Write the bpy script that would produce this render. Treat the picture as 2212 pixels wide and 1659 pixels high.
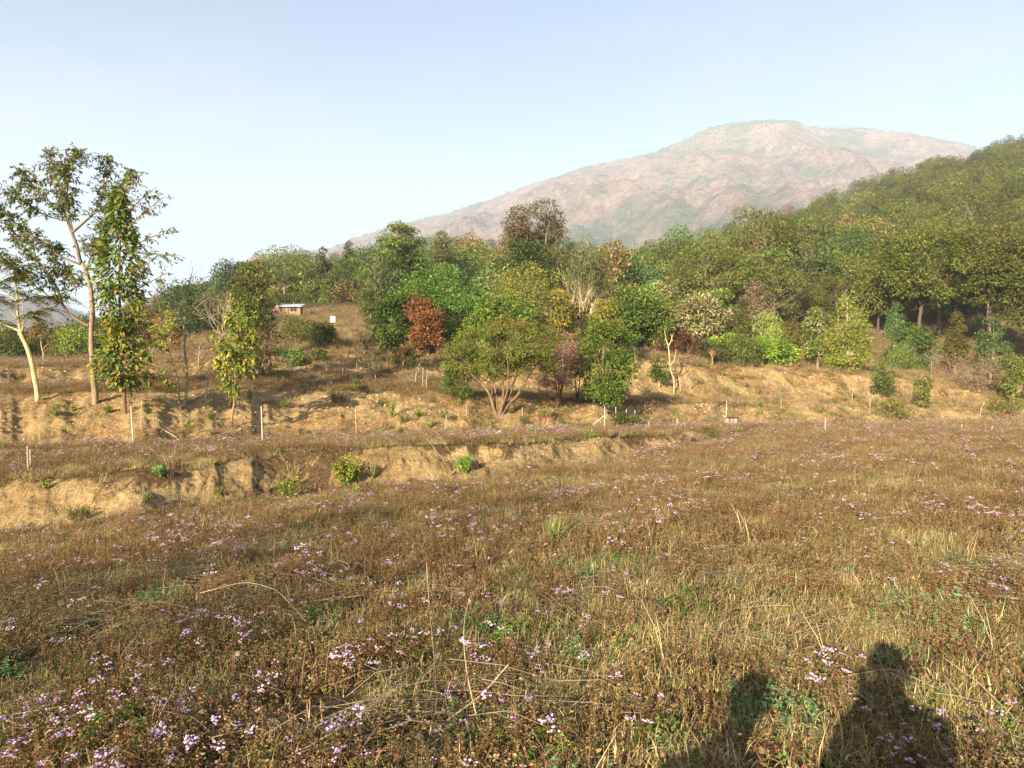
import bpy, math, random
import numpy as np
from mathutils import Vector
PI = math.pi
R = math.radians
for o in list(bpy.data.objects): bpy.data.objects.remove(o)
S = bpy.context.scene
C = S.collection
RS = np.random.RandomState

# ------------------------------------------------------------------ camera, sky, sun, exposure
F, CX, HZ = 1475.0, 1106.0, 750.0          # the photograph's own geometry at 2212 px wide
cam = bpy.data.cameras.new('camera'); camo = bpy.data.objects.new('camera', cam); C.objects.link(camo)
cam.sensor_width = 36.0; cam.lens = 36.0 * F / 2212.0
PITCH = math.atan((829.5 - HZ) / F)
camo.location = (0, 0, 0); camo.rotation_euler = (PI / 2 - PITCH, 0, 0)
cam.clip_start = 0.05; cam.clip_end = 9000
S.camera = camo

SUN_AZ, SUN_EL = R(28.3 + 180.0), R(21.2)   # azimuth clockwise from +Y of the sun itself (behind, to the left)
w = bpy.data.worlds.new('World'); S.world = w; w.use_nodes = True
nt = w.node_tree; nt.nodes.clear()
sky = nt.nodes.new('ShaderNodeTexSky'); sky.sky_type = 'NISHITA'; sky.sun_disc = False
sky.sun_elevation = SUN_EL; sky.sun_rotation = SUN_AZ
sky.altitude = 0; sky.air_density = 1.0; sky.dust_density = 1.2; sky.ozone_density = 1.7
bg = nt.nodes.new('ShaderNodeBackground'); bg.inputs['Strength'].default_value = 0.048
wo = nt.nodes.new('ShaderNodeOutputWorld')
tcw = nt.nodes.new('ShaderNodeTexCoord'); mpw = nt.nodes.new('ShaderNodeMapping'); mpw.inputs['Scale'].default_value = (1, 1, 3.2); nt.links.new(tcw.outputs['Generated'], mpw.inputs[0])
nsw = nt.nodes.new('ShaderNodeTexNoise'); nsw.inputs['Scale'].default_value = 2.6; nsw.inputs['Detail'].default_value = 7; nsw.inputs['Roughness'].default_value = .62; nt.links.new(mpw.outputs[0], nsw.inputs['Vector'])
rmw = nt.nodes.new('ShaderNodeValToRGB'); rmw.color_ramp.elements[0].position = .44; rmw.color_ramp.elements[0].color = (.10, .10, .10, 1); rmw.color_ramp.elements[1].position = .74; rmw.color_ramp.elements[1].color = (.55, .55, .55, 1); nt.links.new(nsw.outputs[0], rmw.inputs[0])
mxw = nt.nodes.new('ShaderNodeMix'); mxw.data_type = 'RGBA'; nt.links.new(rmw.outputs[0], mxw.inputs[0]); nt.links.new(sky.outputs[0], mxw.inputs[6]); mxw.inputs[7].default_value = (3.35, 3.45, 3.85, 1)
nt.links.new(mxw.outputs[2], bg.inputs[0]); nt.links.new(bg.outputs[0], wo.inputs[0])
sl = bpy.data.lights.new('sun', 'SUN'); sl.energy = 5.0; sl.angle = R(0.55); sl.color = (1.0, 0.85, 0.62)
so = bpy.data.objects.new('sun', sl); C.objects.link(so)
SD = Vector((math.sin(SUN_AZ) * math.cos(SUN_EL), math.cos(SUN_AZ) * math.cos(SUN_EL), math.sin(SUN_EL)))
so.rotation_euler = (-SD).to_track_quat('-Z', 'Y').to_euler(); so.location = SD * 50
S.view_settings.view_transform = 'Standard'; S.view_settings.look = 'None'
S.view_settings.exposure = 2.08; S.view_settings.gamma = 1; S.view_settings.use_curve_mapping = False
S.render.engine = 'CYCLES'
cy = S.cycles
cy.max_bounces = 6; cy.diffuse_bounces = 3; cy.glossy_bounces = 2; cy.transmission_bounces = 3; cy.volume_bounces = 1; cy.transparent_max_bounces = 6
cy.caustics_reflective = False; cy.caustics_refractive = False
try:
    cy.use_denoising = True; cy.denoiser = 'OPENIMAGEDENOISE'; cy.denoising_prefilter = 'ACCURATE'
except Exception: pass

# ------------------------------------------------------------------ small tools
_perm = RS(5).permutation(256); _perm = np.concatenate([_perm, _perm])
_g = RS(6).uniform(0, 2 * PI, 256); _gx, _gy = np.cos(_g), np.sin(_g)
def noise(x, y):
    x = np.asarray(x, float); y = np.asarray(y, float)
    xi = np.floor(x).astype(int); yi = np.floor(y).astype(int); xf = x - xi; yf = y - yi
    u = xf * xf * xf * (xf * (xf * 6 - 15) + 10); v = yf * yf * yf * (yf * (yf * 6 - 15) + 10)
    def gr(i, j, dx, dy):
        h = _perm[_perm[i & 255] + (j & 255)]; return _gx[h] * dx + _gy[h] * dy
    a = gr(xi, yi, xf, yf); b = gr(xi + 1, yi, xf - 1, yf); c = gr(xi, yi + 1, xf, yf - 1); d = gr(xi + 1, yi + 1, xf - 1, yf - 1)
    return (a * (1 - u) + b * u) * (1 - v) + (c * (1 - u) + d * u) * v * 1.0
def fbm(x, y, o=4, lac=2.03, g=0.5):
    s = 0; a = 1.0
    for i in range(o):
        s = s + a * noise(x + 17.3 * i, y - 9.1 * i); x = x * lac; y = y * lac; a *= g
    return s
def sstep(a, b, x):
    t = np.clip((x - a) / (b - a), 0, 1); return t * t * (3 - 2 * t)

def tag(o, label=None, cat=None, group=None, kind=None):
    if label: o['label'] = label
    if cat: o['category'] = cat
    if group: o['group'] = group
    if kind: o['kind'] = kind
    return o
def link(name, me, mat=None, parent=None):
    o = bpy.data.objects.new(name, me); C.objects.link(o)
    if mat is not None and me is not None and not me.materials: me.materials.append(mat)
    if parent is not None: o.parent = parent
    return o
def empty(name, loc, rz=0.0):
    o = bpy.data.objects.new(name, None); C.objects.link(o); o.location = loc; o.rotation_euler = (0, 0, rz)
    o.empty_display_size = 0.3; return o
def npmesh(name, V, faces, cols=None, smooth=False):
    """faces: (n,3) or (n,4) array, or list of such; cols per vertex (n,3)."""
    if not isinstance(faces, list): faces = [faces]
    faces = [np.asarray(f, np.int32) for f in faces if len(f)]
    me = bpy.data.meshes.new(name); V = np.asarray(V, np.float32)
    me.vertices.add(len(V)); me.vertices.foreach_set('co', V.ravel())
    loops = np.concatenate([f.ravel() for f in faces]); tot = np.concatenate([np.full(len(f), f.shape[1], np.int32) for f in faces])
    st = np.concatenate([[0], np.cumsum(tot)[:-1]]).astype(np.int32)
    me.loops.add(len(loops)); me.loops.foreach_set('vertex_index', loops)
    me.polygons.add(len(tot)); me.polygons.foreach_set('loop_start', st); me.polygons.foreach_set('loop_total', tot)
    me.polygons.foreach_set('use_smooth', np.full(len(tot), smooth))
    if cols is not None:
        a = me.color_attributes.new('Col', 'FLOAT_COLOR', 'POINT')
        cc = np.ones((len(V), 4), np.float32); cc[:, :3] = cols; a.data.foreach_set('color', cc.ravel())
    me.update(calc_edges=True); return me

class MB:
    """collects vertices / faces / colours for one mesh"""
    def __init__(s): s.V = []; s.T = []; s.Q = []; s.Cc = []; s.n = 0
    def add(s, V, tris=None, quads=None, col=(.5, .5, .5)):
        V = np.asarray(V, float).reshape(-1, 3); s.V.append(V)
        if tris is not None and len(tris): s.T.append(np.asarray(tris, int).reshape(-1, 3) + s.n)
        if quads is not None and len(quads): s.Q.append(np.asarray(quads, int).reshape(-1, 4) + s.n)
        c = np.asarray(col, float); s.Cc.append(np.broadcast_to(c, (len(V), 3)).copy() if c.ndim == 1 else c); s.n += len(V)
    def tube(s, P, r, col=(.2, .15, .1), k=6, cap=True):
        P = np.asarray(P, float); n = len(P); r = np.broadcast_to(np.asarray(r, float), (n,))
        T = np.gradient(P, axis=0); T /= np.linalg.norm(T, axis=1)[:, None] + 1e-9
        ref = np.where(np.abs(T[:, 2:3]) > .9, np.array([[1., 0, 0]]), np.array([[0, 0, 1.]]))
        A = np.cross(T, ref); A /= np.linalg.norm(A, axis=1)[:, None] + 1e-9
        for i in range(1, n):                              # keep the frame from flipping
            a = A[i - 1] - T[i] * np.dot(A[i - 1], T[i]); L = np.linalg.norm(a)
            if L > 1e-6: A[i] = a / L
        B = np.cross(T, A)
        th = np.arange(k) * 2 * PI / k
        V = P[:, None, :] + r[:, None, None] * (np.cos(th)[None, :, None] * A[:, None, :] + np.sin(th)[None, :, None] * B[:, None, :])
        i = np.arange(n - 1)[:, None] * k; j = np.arange(k)[None, :]; j2 = (j + 1) % k
        q = np.stack([i + j, i + j2, i + k + j2, i + k + j], -1).reshape(-1, 4)
        V = V.reshape(-1, 3); t = None
        if cap:
            V = np.vstack([V, P[-1:] + T[-1:] * r[-1] * .5]); m = (n - 1) * k
            t = np.stack([m + np.arange(k), m + (np.arange(k) + 1) % k, np.full(k, n * k)], -1)
        s.add(V, t, q, col)
    def box(s, c, size, col=(.5, .5, .5), rz=0, bevel=0):
        x, y, z = np.array(size) / 2.0
        V = np.array([[-x, -y, -z], [x, -y, -z], [x, y, -z], [-x, y, -z], [-x, -y, z], [x, -y, z], [x, y, z], [-x, y, z]])
        ca, sa = math.cos(rz), math.sin(rz); V = np.stack([V[:, 0] * ca - V[:, 1] * sa, V[:, 0] * sa + V[:, 1] * ca, V[:, 2]], -1) + np.array(c)
        s.add(V, None, [[0, 3, 2, 1], [4, 5, 6, 7], [0, 1, 5, 4], [1, 2, 6, 5], [2, 3, 7, 6], [3, 0, 4, 7]], col)
    def leaves(s, P, D, N, L, W, col, fold=.25, droop=0.0):
        """diamond leaves, folded along the midrib: base P, direction D, normal N"""
        P = np.asarray(P, float); n = len(P)
        if n == 0: return
        D = D / (np.linalg.norm(D, axis=1)[:, None] + 1e-9); Sd = np.cross(D, N); Sd /= np.linalg.norm(Sd, axis=1)[:, None] + 1e-9
        U = np.cross(Sd, D); L = np.broadcast_to(np.asarray(L, float), (n,))[:, None]; W = np.broadcast_to(np.asarray(W, float), (n,))[:, None]
        mid = P + D * L * .45; tip = P + D * L; tip[:, 2] -= (L[:, 0] * droop)
        a = mid + Sd * W * .5 + U * W * fold; b = mid - Sd * W * .5 + U * W * fold
        V = np.stack([P, a, tip, b], 1).reshape(-1, 3); k = np.arange(n)[:, None] * 4
        t = np.concatenate([k + [0, 1, 2], k + [0, 2, 3]], 0)
        c = np.asarray(col, float); c = np.broadcast_to(c, (n, 3)); s.add(V, t, None, np.repeat(c, 4, 0))
    def mesh(s, name, smooth=False):
        f = []
        if s.T: f.append(np.concatenate(s.T))
        if s.Q: f.append(np.concatenate(s.Q))
        return npmesh(name, np.concatenate(s.V), f, np.concatenate(s.Cc), smooth)

# ------------------------------------------------------------------ materials
def newmat(name):
    m = bpy.data.materials.new(name); m.use_nodes = True; m.node_tree.nodes.clear(); return m, m.node_tree
def node(t, ty, **kw):
    n = t.nodes.new(ty)
    for k, v in kw.items(): setattr(n, k, v)
    return n
def mathn(t, op, a, b=None):
    n = node(t, 'ShaderNodeMath', operation=op)
    for i, v in enumerate((a, b)):
        if v is None: continue
        if hasattr(v, 'links'): t.links.new(v, n.inputs[i])
        else: n.inputs[i].default_value = v
    return n.outputs[0]
def mixc(t, fac, a, b, mode='MIX'):
    n = node(t, 'ShaderNodeMix', data_type='RGBA', blend_type=mode)
    for i, v in ((0, fac), (6, a), (7, b)):
        if hasattr(v, 'links'): t.links.new(v, n.inputs[i])
        elif i == 0: n.inputs[0].default_value = v
        else: n.inputs[i].default_value = (*v, 1)
    return n.outputs[2]
def noisetex(t, scale, detail=4, rough=.55, vec=None, dist=0):
    n = node(t, 'ShaderNodeTexNoise'); n.inputs['Scale'].default_value = scale; n.inputs['Detail'].default_value = detail
    n.inputs['Roughness'].default_value = rough; n.inputs['Distortion'].default_value = dist
    if vec is not None: t.links.new(vec, n.inputs['Vector'])
    return n.outputs[0]
def ramp(t, fac, stops):
    n = node(t, 'ShaderNodeValToRGB'); e = n.color_ramp.elements
    while len(e) < len(stops): e.new(.5)
    for el, (p, c) in zip(e, stops): el.position = p; el.color = (*c, 1) if len(c) == 3 else c
    t.links.new(fac, n.inputs[0]); return n.outputs[0]

def leaf_material(name, trans=.26, var=.38, hue=.012, rough=.55, spec=.25):
    m, t = newmat(name)
    at = node(t, 'ShaderNodeAttribute', attribute_name='Col'); oi = node(t, 'ShaderNodeObjectInfo')
    hs = node(t, 'ShaderNodeHueSaturation')
    t.links.new(at.outputs['Color'], hs.inputs['Color'])
    r = oi.outputs['Random']
    t.links.new(mathn(t, 'ADD', mathn(t, 'MULTIPLY', r, 2 * hue), .5 - hue), hs.inputs['Hue'])
    r2 = mathn(t, 'FRACT', mathn(t, 'MULTIPLY', r, 17.31))
    t.links.new(mathn(t, 'ADD', mathn(t, 'MULTIPLY', r2, 2 * var), 1 - var), hs.inputs['Value'])
    c = hs.outputs[0]
    p = node(t, 'ShaderNodeBsdfPrincipled'); p.inputs['Roughness'].default_value = rough; p.inputs['Specular IOR Level'].default_value = spec
    t.links.new(c, p.inputs['Base Color'])
    tr = node(t, 'ShaderNodeBsdfTranslucent'); t.links.new(mixc(t, 1, c, (1.0, .95, .55), 'MULTIPLY'), tr.inputs['Color'])
    mx = node(t, 'ShaderNodeMixShader'); mx.inputs[0].default_value = trans
    t.links.new(p.outputs[0], mx.inputs[1]); t.links.new(tr.outputs[0], mx.inputs[2])
    o = node(t, 'ShaderNodeOutputMaterial'); t.links.new(mx.outputs[0], o.inputs[0]); return m
M_LEAF = leaf_material('leaf')
M_HERB = leaf_material('herb', .3, .28, .012, .7, .15)

def bark_material():
    m, t = newmat('bark')
    at = node(t, 'ShaderNodeAttribute', attribute_name='Col'); tc = node(t, 'ShaderNodeTexCoord')
    mp = node(t, 'ShaderNodeMapping'); mp.inputs['Scale'].default_value = (1, 1, .25); t.links.new(tc.outputs['Object'], mp.inputs[0])
    n = noisetex(t, 14, 5, .65, mp.outputs[0]); n2 = noisetex(t, 2.2, 3, .6, tc.outputs['Object'])
    c = mixc(t, 1, at.outputs['Color'], ramp(t, n, [(.3, (.45, .42, .4)), (.7, (1.35, 1.3, 1.25))]), 'MULTIPLY')
    c = mixc(t, 1, c, ramp(t, n2, [(.3, (.75, .78, .72)), (.7, (1.15, 1.12, 1.1))]), 'MULTIPLY')
    p = node(t, 'ShaderNodeBsdfPrincipled'); p.inputs['Roughness'].default_value = .85; t.links.new(c, p.inputs['Base Color'])
    b = node(t, 'ShaderNodeBump'); b.inputs['Strength'].default_value = .6; b.inputs['Distance'].default_value = .03
    t.links.new(n, b.inputs['Height']); t.links.new(b.outputs[0], p.inputs['Normal'])
    o = node(t, 'ShaderNodeOutputMaterial'); t.links.new(p.outputs[0], o.inputs[0]); return m
M_BARK = bark_material()

def flat_material(name, col, rough=.7, metal=0, nscale=8, amp=.25, wave=None):
    m, t = newmat(name); tc = node(t, 'ShaderNodeTexCoord')
    n = noisetex(t, nscale, 5, .65, tc.outputs['Object'])
    c = mixc(t, 1, col, ramp(t, n, [(.3, (1 - amp,) * 3), (.75, (1 + amp,) * 3)]), 'MULTIPLY')
    p = node(t, 'ShaderNodeBsdfPrincipled'); p.inputs['Roughness'].default_value = rough; p.inputs['Metallic'].default_value = metal
    t.links.new(c, p.inputs['Base Color']); o = node(t, 'ShaderNodeOutputMaterial'); t.links.new(p.outputs[0], o.inputs[0]); return m
M_POST = flat_material('weathered_concrete_post', (.42, .41, .35), .8, 0, 20)
M_WOOD = flat_material('dry_wood', (.36, .26, .16), .85, 0, 20, .4)
M_TIN = flat_material('blue_tin', (.48, .56, .62), .45, .3, 4, .25)
M_REDTIN = flat_material('red_cloth', (.30, .08, .07), .8, 0, 6, .2)
M_PINK = flat_material('pink_gable', (.62, .33, .30), .8, 0, 6, .15)
M_MUD = flat_material('mud_wall', (.25, .165, .09), .9, 0, 6, .35)
M_WHITE = flat_material('white_paint', (.82, .82, .80), .5, 0, 5, .05)
M_DARK = flat_material('dark_opening', (.02, .017, .015), .9)
M_STONE = flat_material('stone', (.36, .28, .17), .9, 0, 12, .3)

def ground_material():
    m, t = newmat('dry_ground')
    at = node(t, 'ShaderNodeAttribute', attribute_name='Col'); sp = node(t, 'ShaderNodeSeparateColor'); t.links.new(at.outputs['Color'], sp.inputs[0])
    tc = node(t, 'ShaderNodeTexCoord'); P = tc.outputs['Object']
    nf = noisetex(t, 9, 6, .7, P); nm = noisetex(t, 1.3, 5, .65, P); nl = noisetex(t, .22, 4, .6, P); nd = noisetex(t, 38, 4, .75, P)
    mp = node(t, 'ShaderNodeMapping'); mp.inputs['Scale'].default_value = (1.0, .3, .3); t.links.new(P, mp.inputs[0])
    ns = noisetex(t, 2.0, 7, .72, mp.outputs[0], .6)
    soil = ramp(t, nm, [(.25, (.34, .22, .10)), (.5, (.49, .345, .165)), (.75, (.61, .46, .25))])
    soil = mixc(t, 1, soil, ramp(t, nf, [(.3, (.55, .52, .48)), (.55, (1.05, 1.03, 1.0)), (.75, (1.2, 1.18, 1.12))]), 'MULTIPLY')
    vo = node(t, 'ShaderNodeTexVoronoi', feature='DISTANCE_TO_EDGE'); vo.inputs['Scale'].default_value = 5.5
    wv = node(t, 'ShaderNodeMix', data_type='VECTOR'); wv.inputs[0].default_value = .12; t.links.new(P, wv.inputs[4]); ntc = node(t, 'ShaderNodeTexNoise'); ntc.inputs['Scale'].default_value = 3; t.links.new(P, ntc.inputs['Vector']); t.links.new(ntc.outputs['Color'], wv.inputs[5]); t.links.new(wv.outputs[1], vo.inputs['Vector'])
    crack = ramp(t, vo.outputs['Distance'], [(.0, (.62, .58, .52)), (.07, (1, 1, 1))])
    soil = mixc(t, ramp(t, nm, [(.42, (0, 0, 0)), (.6, (.8, .8, .8))]), soil, mixc(t, 1, soil, crack, 'MULTIPLY'))
    stain = noisetex(t, .7, 4, .7, P)
    soil = mixc(t, 1, soil, ramp(t, stain, [(.35, (.62, .60, .56)), (.55, (1, 1, 1)), (.7, (1.08, 1.05, 1.0))]), 'MULTIPLY')
    litter = ramp(t, nf, [(.28, (.055, .036, .018)), (.5, (.135, .088, .042)), (.72, (.27, .19, .095))])
    litter = mixc(t, 1, litter, ramp(t, nl, [(.3, (.8, .8, .74)), (.7, (1.2, 1.1, 1.05))]), 'MULTIPLY')
    litter = mixc(t, sp.outputs[1], litter, mixc(t, 1, litter, (2.5, 2.5, 2.4), 'MULTIPLY'))
    fac = mathn(t, 'ADD', sp.outputs[0], mathn(t, 'MULTIPLY', mathn(t, 'SUBTRACT', ns, .5), 2.4))
    fac = mathn(t, 'ADD', fac, mathn(t, 'MULTIPLY', mathn(t, 'SUBTRACT', nd, .5), .5))
    fr = ramp(t, fac, [(.38, (0, 0, 0)), (.56, (1, 1, 1))])
    c = mixc(t, fr, litter, soil)
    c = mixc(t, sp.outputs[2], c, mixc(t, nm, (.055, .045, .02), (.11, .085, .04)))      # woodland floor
    c = mixc(t, 1, c, ramp(t, nd, [(.3, (.62, .62, .6)), (.68, (1.2, 1.2, 1.2))]), 'MULTIPLY')
    p = node(t, 'ShaderNodeBsdfPrincipled'); p.inputs['Roughness'].default_value = .95; p.inputs['Specular IOR Level'].default_value = .1
    t.links.new(c, p.inputs['Base Color'])
    h = mathn(t, 'ADD', mathn(t, 'MULTIPLY', nf, .6), mathn(t, 'ADD', mathn(t, 'MULTIPLY', nd, .25), ns))
    b = node(t, 'ShaderNodeBump'); b.inputs['Strength'].default_value = 1.0; b.inputs['Distance'].default_value = .2
    t.links.new(h, b.inputs['Height']); t.links.new(b.outputs[0], p.inputs['Normal'])
    o = node(t, 'ShaderNodeOutputMaterial'); t.links.new(p.outputs[0], o.inputs[0]); return m
M_GROUND = ground_material()

def mountain_material():
    m, t = newmat('bare_mountain'); tc = node(t, 'ShaderNodeTexCoord'); P = tc.outputs['Object']
    at = node(t, 'ShaderNodeAttribute', attribute_name='Col'); sp = node(t, 'ShaderNodeSeparateColor'); t.links.new(at.outputs['Color'], sp.inputs[0])
    n1 = noisetex(t, .012, 8, .68, P); n2 = noisetex(t, .06, 6, .72, P); n3 = noisetex(t, .004, 5, .6, P)
    c = ramp(t, n2, [(.25, (.09, .066, .052)), (.5, (.20, .145, .115)), (.75, (.38, .285, .22))])
    c = mixc(t, 1, c, ramp(t, n3, [(.3, (.85, .8, .8)), (.7, (1.15, 1.1, 1.05))]), 'MULTIPLY')
    f = mathn(t, 'ADD', mathn(t, 'ADD', mathn(t, 'MULTIPLY', n1, 1.1), mathn(t, 'MULTIPLY', n2, .5)), mathn(t, 'SUBTRACT', sp.outputs[0], .5))
    c = mixc(t, ramp(t, f, [(.70, (0, 0, 0)), (.92, (1, 1, 1))]), c, (.07, .085, .035))
    n4 = noisetex(t, .11, 4, .7, P); n5 = noisetex(t, .028, 5, .7, P, 1.2)
    c = mixc(t, ramp(t, mathn(t, 'ADD', n4, mathn(t, 'MULTIPLY', n1, .5)), [(.80, (0, 0, 0)), (.86, (.85, .85, .85))]), c, (.05, .06, .03))
    c = mixc(t, ramp(t, n5, [(.60, (0, 0, 0)), (.72, (.8, .8, .8))]), c, (.44, .33, .24))
    p = node(t, 'ShaderNodeBsdfPrincipled'); p.inputs['Roughness'].default_value = 1; p.inputs['Specular IOR Level'].default_value = 0; t.links.new(c, p.inputs['Base Color'])
    b = node(t, 'ShaderNodeBump'); b.inputs['Strength'].default_value = 1; b.inputs['Distance'].default_value = 34
    t.links.new(mathn(t, 'ADD', n1, mathn(t, 'MULTIPLY', n2, .5)), b.inputs['Height']); t.links.new(b.outputs[0], p.inputs['Normal'])
    o = node(t, 'ShaderNodeOutputMaterial'); t.links.new(p.outputs[0], o.inputs[0]); return m
M_MOUNT = mountain_material()

# ------------------------------------------------------------------ the terrain: terraces, banks and wooded slopes
EYE = 1.55
# for each bearing: depth and sight-line height of  field end | crest of low bank | foot of upper bank | crest | foot of 2nd bank | crest | shelf back | slope | ridge
TT = {
 -500: [(12, 1230), (13.4, 1090), (22, 1010), (28, 865), (33, 840), (36, 792), (60, 778), (110, 765), (160, 757)],
 0:    [(13.4, 1160), (14.9, 1035), (22, 975), (27.0, 850), (31, 833), (34.5, 794), (55, 785), (90, 776), (130, 770)],
 300:  [(13.8, 1122), (15.3, 1014), (23, 965), (28, 845), (33, 826), (37, 792), (55, 778), (100, 738), (150, 712)],
 600:  [(16.3, 1078), (18.0, 978), (27, 952), (33, 838), (38, 805), (45, 764), (96, 676), (130, 650), (180, 624)],
 900:  [(17.0, 1054), (18.8, 960), (29, 941), (34, 850), (39, 815), (46, 765), (90, 700), (130, 630), (180, 586)],
 1100: [(17.6, 1034), (19.6, 957), (30, 937), (35, 858), (39, 850), (48, 795), (78, 745), (120, 640), (175, 606)],
 1300: [(21.0, 1003), (23.2, 945), (33, 932), (38, 872), (42, 860), (50, 782), (76, 755), (120, 660), (165, 634)],
 1500: [(26, 966), (28.2, 933), (38, 925), (43, 872), (47, 868), (53, 778), (72, 752), (130, 625), (225, 584)],
 1650: [(34, 937), (36, 926), (43, 921), (48, 872), (51, 867), (57, 792), (74, 775), (150, 612), (285, 534)],
 1800: [(40, 930), (42, 925), (47, 920), (51, 872), (54, 867), (59, 802), (76, 785), (160, 590), (325, 478)],
 2000: [(42, 927), (45, 923), (50, 918), (54, 875), (57, 868), (60, 812), (78, 800), (170, 552), (355, 402)],
 2212: [(42, 925), (46, 922), (52, 915), (57, 882), (62, 867), (64, 857), (78, 830), (170, 505), (365, 348)],
 2800: [(42, 925), (46, 922), (52, 915), (57, 882), (62, 870), (64, 862), (78, 835), (170, 480), (385, 262)]}
XS = np.array(sorted(TT)); KD = np.array([[p[0] for p in TT[x]] for x in XS], float)
KZ = np.array([[-(p[1] - HZ) / F * p[0] for p in TT[x]] for x in XS], float)
def _prof(xc, p):
    d0 = np.zeros_like(p); z0 = np.full_like(p, -EYE); z = np.full_like(p, -EYE); bank = np.zeros_like(p)
    for k in range(9):
        d1 = np.interp(xc, XS, KD[:, k]); z1 = np.interp(xc, XS, KZ[:, k])
        s = (p >= d0); t = (p - d0) / (d1 - d0); z = np.where(s, z0 + (z1 - z0) * t, z)
        if k in (1, 3, 5): bank = np.where(s & (p < d1), np.clip((z1 - z0) / .5, 0, 1) * np.clip(4 * t, 0, 1) * np.clip(4 * (1 - t), 0, 1), bank)
        d0, z0 = d1, z1
    z = np.where(p >= d0, z0 - (p - d0) * .22, z)
    return z, bank
def field(X, Y):
    X = np.asarray(X, float); Y = np.asarray(Y, float); A = 1.15
    inside = (Y > 0) & (np.abs(X) < A * Y)
    a = np.where(inside, X / np.where(Y > 0, Y, 1), np.sign(X) * A)
    p = np.where(inside, Y, np.maximum((Y + np.abs(X) / A) / 2, 0))
    xc = CX + F * a; fw = sstep(3, 12, p)
    p2 = np.maximum(p + fw * (noise(X * .22, Y * .1) * .55 + noise(X * .8 + 9, Y * .3) * .10) * np.clip(p / 22, .6, 2.2), 0)
    za, ba = _prof(xc, p2); zb, bb = _prof(xc, p2 * 1.012 + .1); zc, bc = _prof(xc, np.maximum(p2 * .988 - .1, 0))
    z = .5 * za + .25 * (zb + zc); bank = .5 * ba + .25 * (bb + bc)
    # eroded gullies and slumps on the bank faces
    sc = np.clip(p / 22, .7, 2.6)
    U = X + Y * .45
    g = np.abs(noise(U / sc * .55 + 31, Y / sc * .4)) * 2 + np.abs(noise(U / sc * 1.7 + 3, Y / sc * 1.2 + 8)) * .8
    z = z - bank * (.15 * g - .08 - .20 * fbm(X / sc * .8 + 77, Y / sc * .6, 3)) * np.clip(p / 18, .8, 2.0) + bank * .11 * fbm(X * 1.7, Y * 1.7, 2) + bank * .085 * np.abs(fbm(X * 4.3, Y * 3.1, 4, 2.1, .62))
    z = z + .10 * fbm(X * .5, Y * .5, 3) * sstep(1, 6, p) + .028 * fbm(X * 2.7, Y * 2.7, 3)
    hill = sstep(60, 120, p); z = z + hill * (2.6 * fbm(X * .03, Y * .03, 3)) + sstep(34, 60, p) * .35 * fbm(X * .15, Y * .15, 3)
    return z, bank, p
def H(X, Y): return field(X, Y)[0]
def dir_at(x): return (x - CX) / F
def at(x, d):
    """point of the ground on bearing x (photo column) at depth d"""
    X = dir_at(x) * d; return Vector((X, d, float(H(X, d))))
def ground_px(x, y, dmin=2.6, dmax=110):
    """nearest visible ground point under photo pixel x, y"""
    d = np.concatenate([np.arange(dmin, 15, .05), np.arange(15, dmax, .15)]); z = H(dir_at(x) * d, d)
    py = HZ - F * z / d; run = np.minimum.accumulate(py); ok = np.nonzero(run <= y)[0]
    i = ok[0] if len(ok) else len(d) - 1
    return Vector((dir_at(x) * d[i], d[i], float(z[i])))
def bare_mask(X, Y, bank, p):
    n = fbm(X * .35 + 50, Y * .2, 4)
    xc = CX + F * X / np.maximum(Y, .1); d2 = np.interp(xc, XS, KD[:, 2])
    n2 = fbm(X * .16 + 5, Y * .12 + 20, 3)
    return np.clip(bank * (.32 + 1.35 * n + (.42 + .24 * (xc > 900)) * (p < np.interp(xc, XS, KD[:, 1]) + .3)) + (p > d2) * (p < 75) * np.clip(.30 + .8 * n2, 0, .8) + np.clip(fbm(X * .8, Y * .45 + 70, 4) - .28, 0, 1) * .9 * (p < 40), 0, 1)

th = np.concatenate([np.linspace(-180, -52, 60)[:-1], np.linspace(-52, -39, 50)[:-1], np.linspace(-39, 39, 760), np.linspace(39, 52, 50)[1:], np.linspace(52, 180, 60)[1:]])
rr = np.concatenate([[.02], np.linspace(.5, 12, 80)[:-1], np.linspace(12, 42, 330)[:-1], np.linspace(42, 66, 130)[:-1], np.geomspace(66, 620, 110)])
TH, RR = np.meshgrid(np.radians(th), rr, indexing='ij'); X = RR * np.sin(TH); Y = RR * np.cos(TH)
Z, BK, PP = field(X, Y)
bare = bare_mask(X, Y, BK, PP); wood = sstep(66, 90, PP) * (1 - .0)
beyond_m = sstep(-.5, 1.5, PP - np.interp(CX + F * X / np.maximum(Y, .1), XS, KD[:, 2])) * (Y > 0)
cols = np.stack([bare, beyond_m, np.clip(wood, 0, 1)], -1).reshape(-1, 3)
n1, n2 = X.shape; i = np.arange(n1 - 1)[:, None] * n2; j = np.arange(n2 - 1)[None, :]
q = np.stack([i + j, i + j + 1, i + n2 + j + 1, i + n2 + j], -1).reshape(-1, 4)[:, ::-1]
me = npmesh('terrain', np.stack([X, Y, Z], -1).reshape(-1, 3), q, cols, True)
tag(link('terrain', me, M_GROUND), kind='structure')

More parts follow.
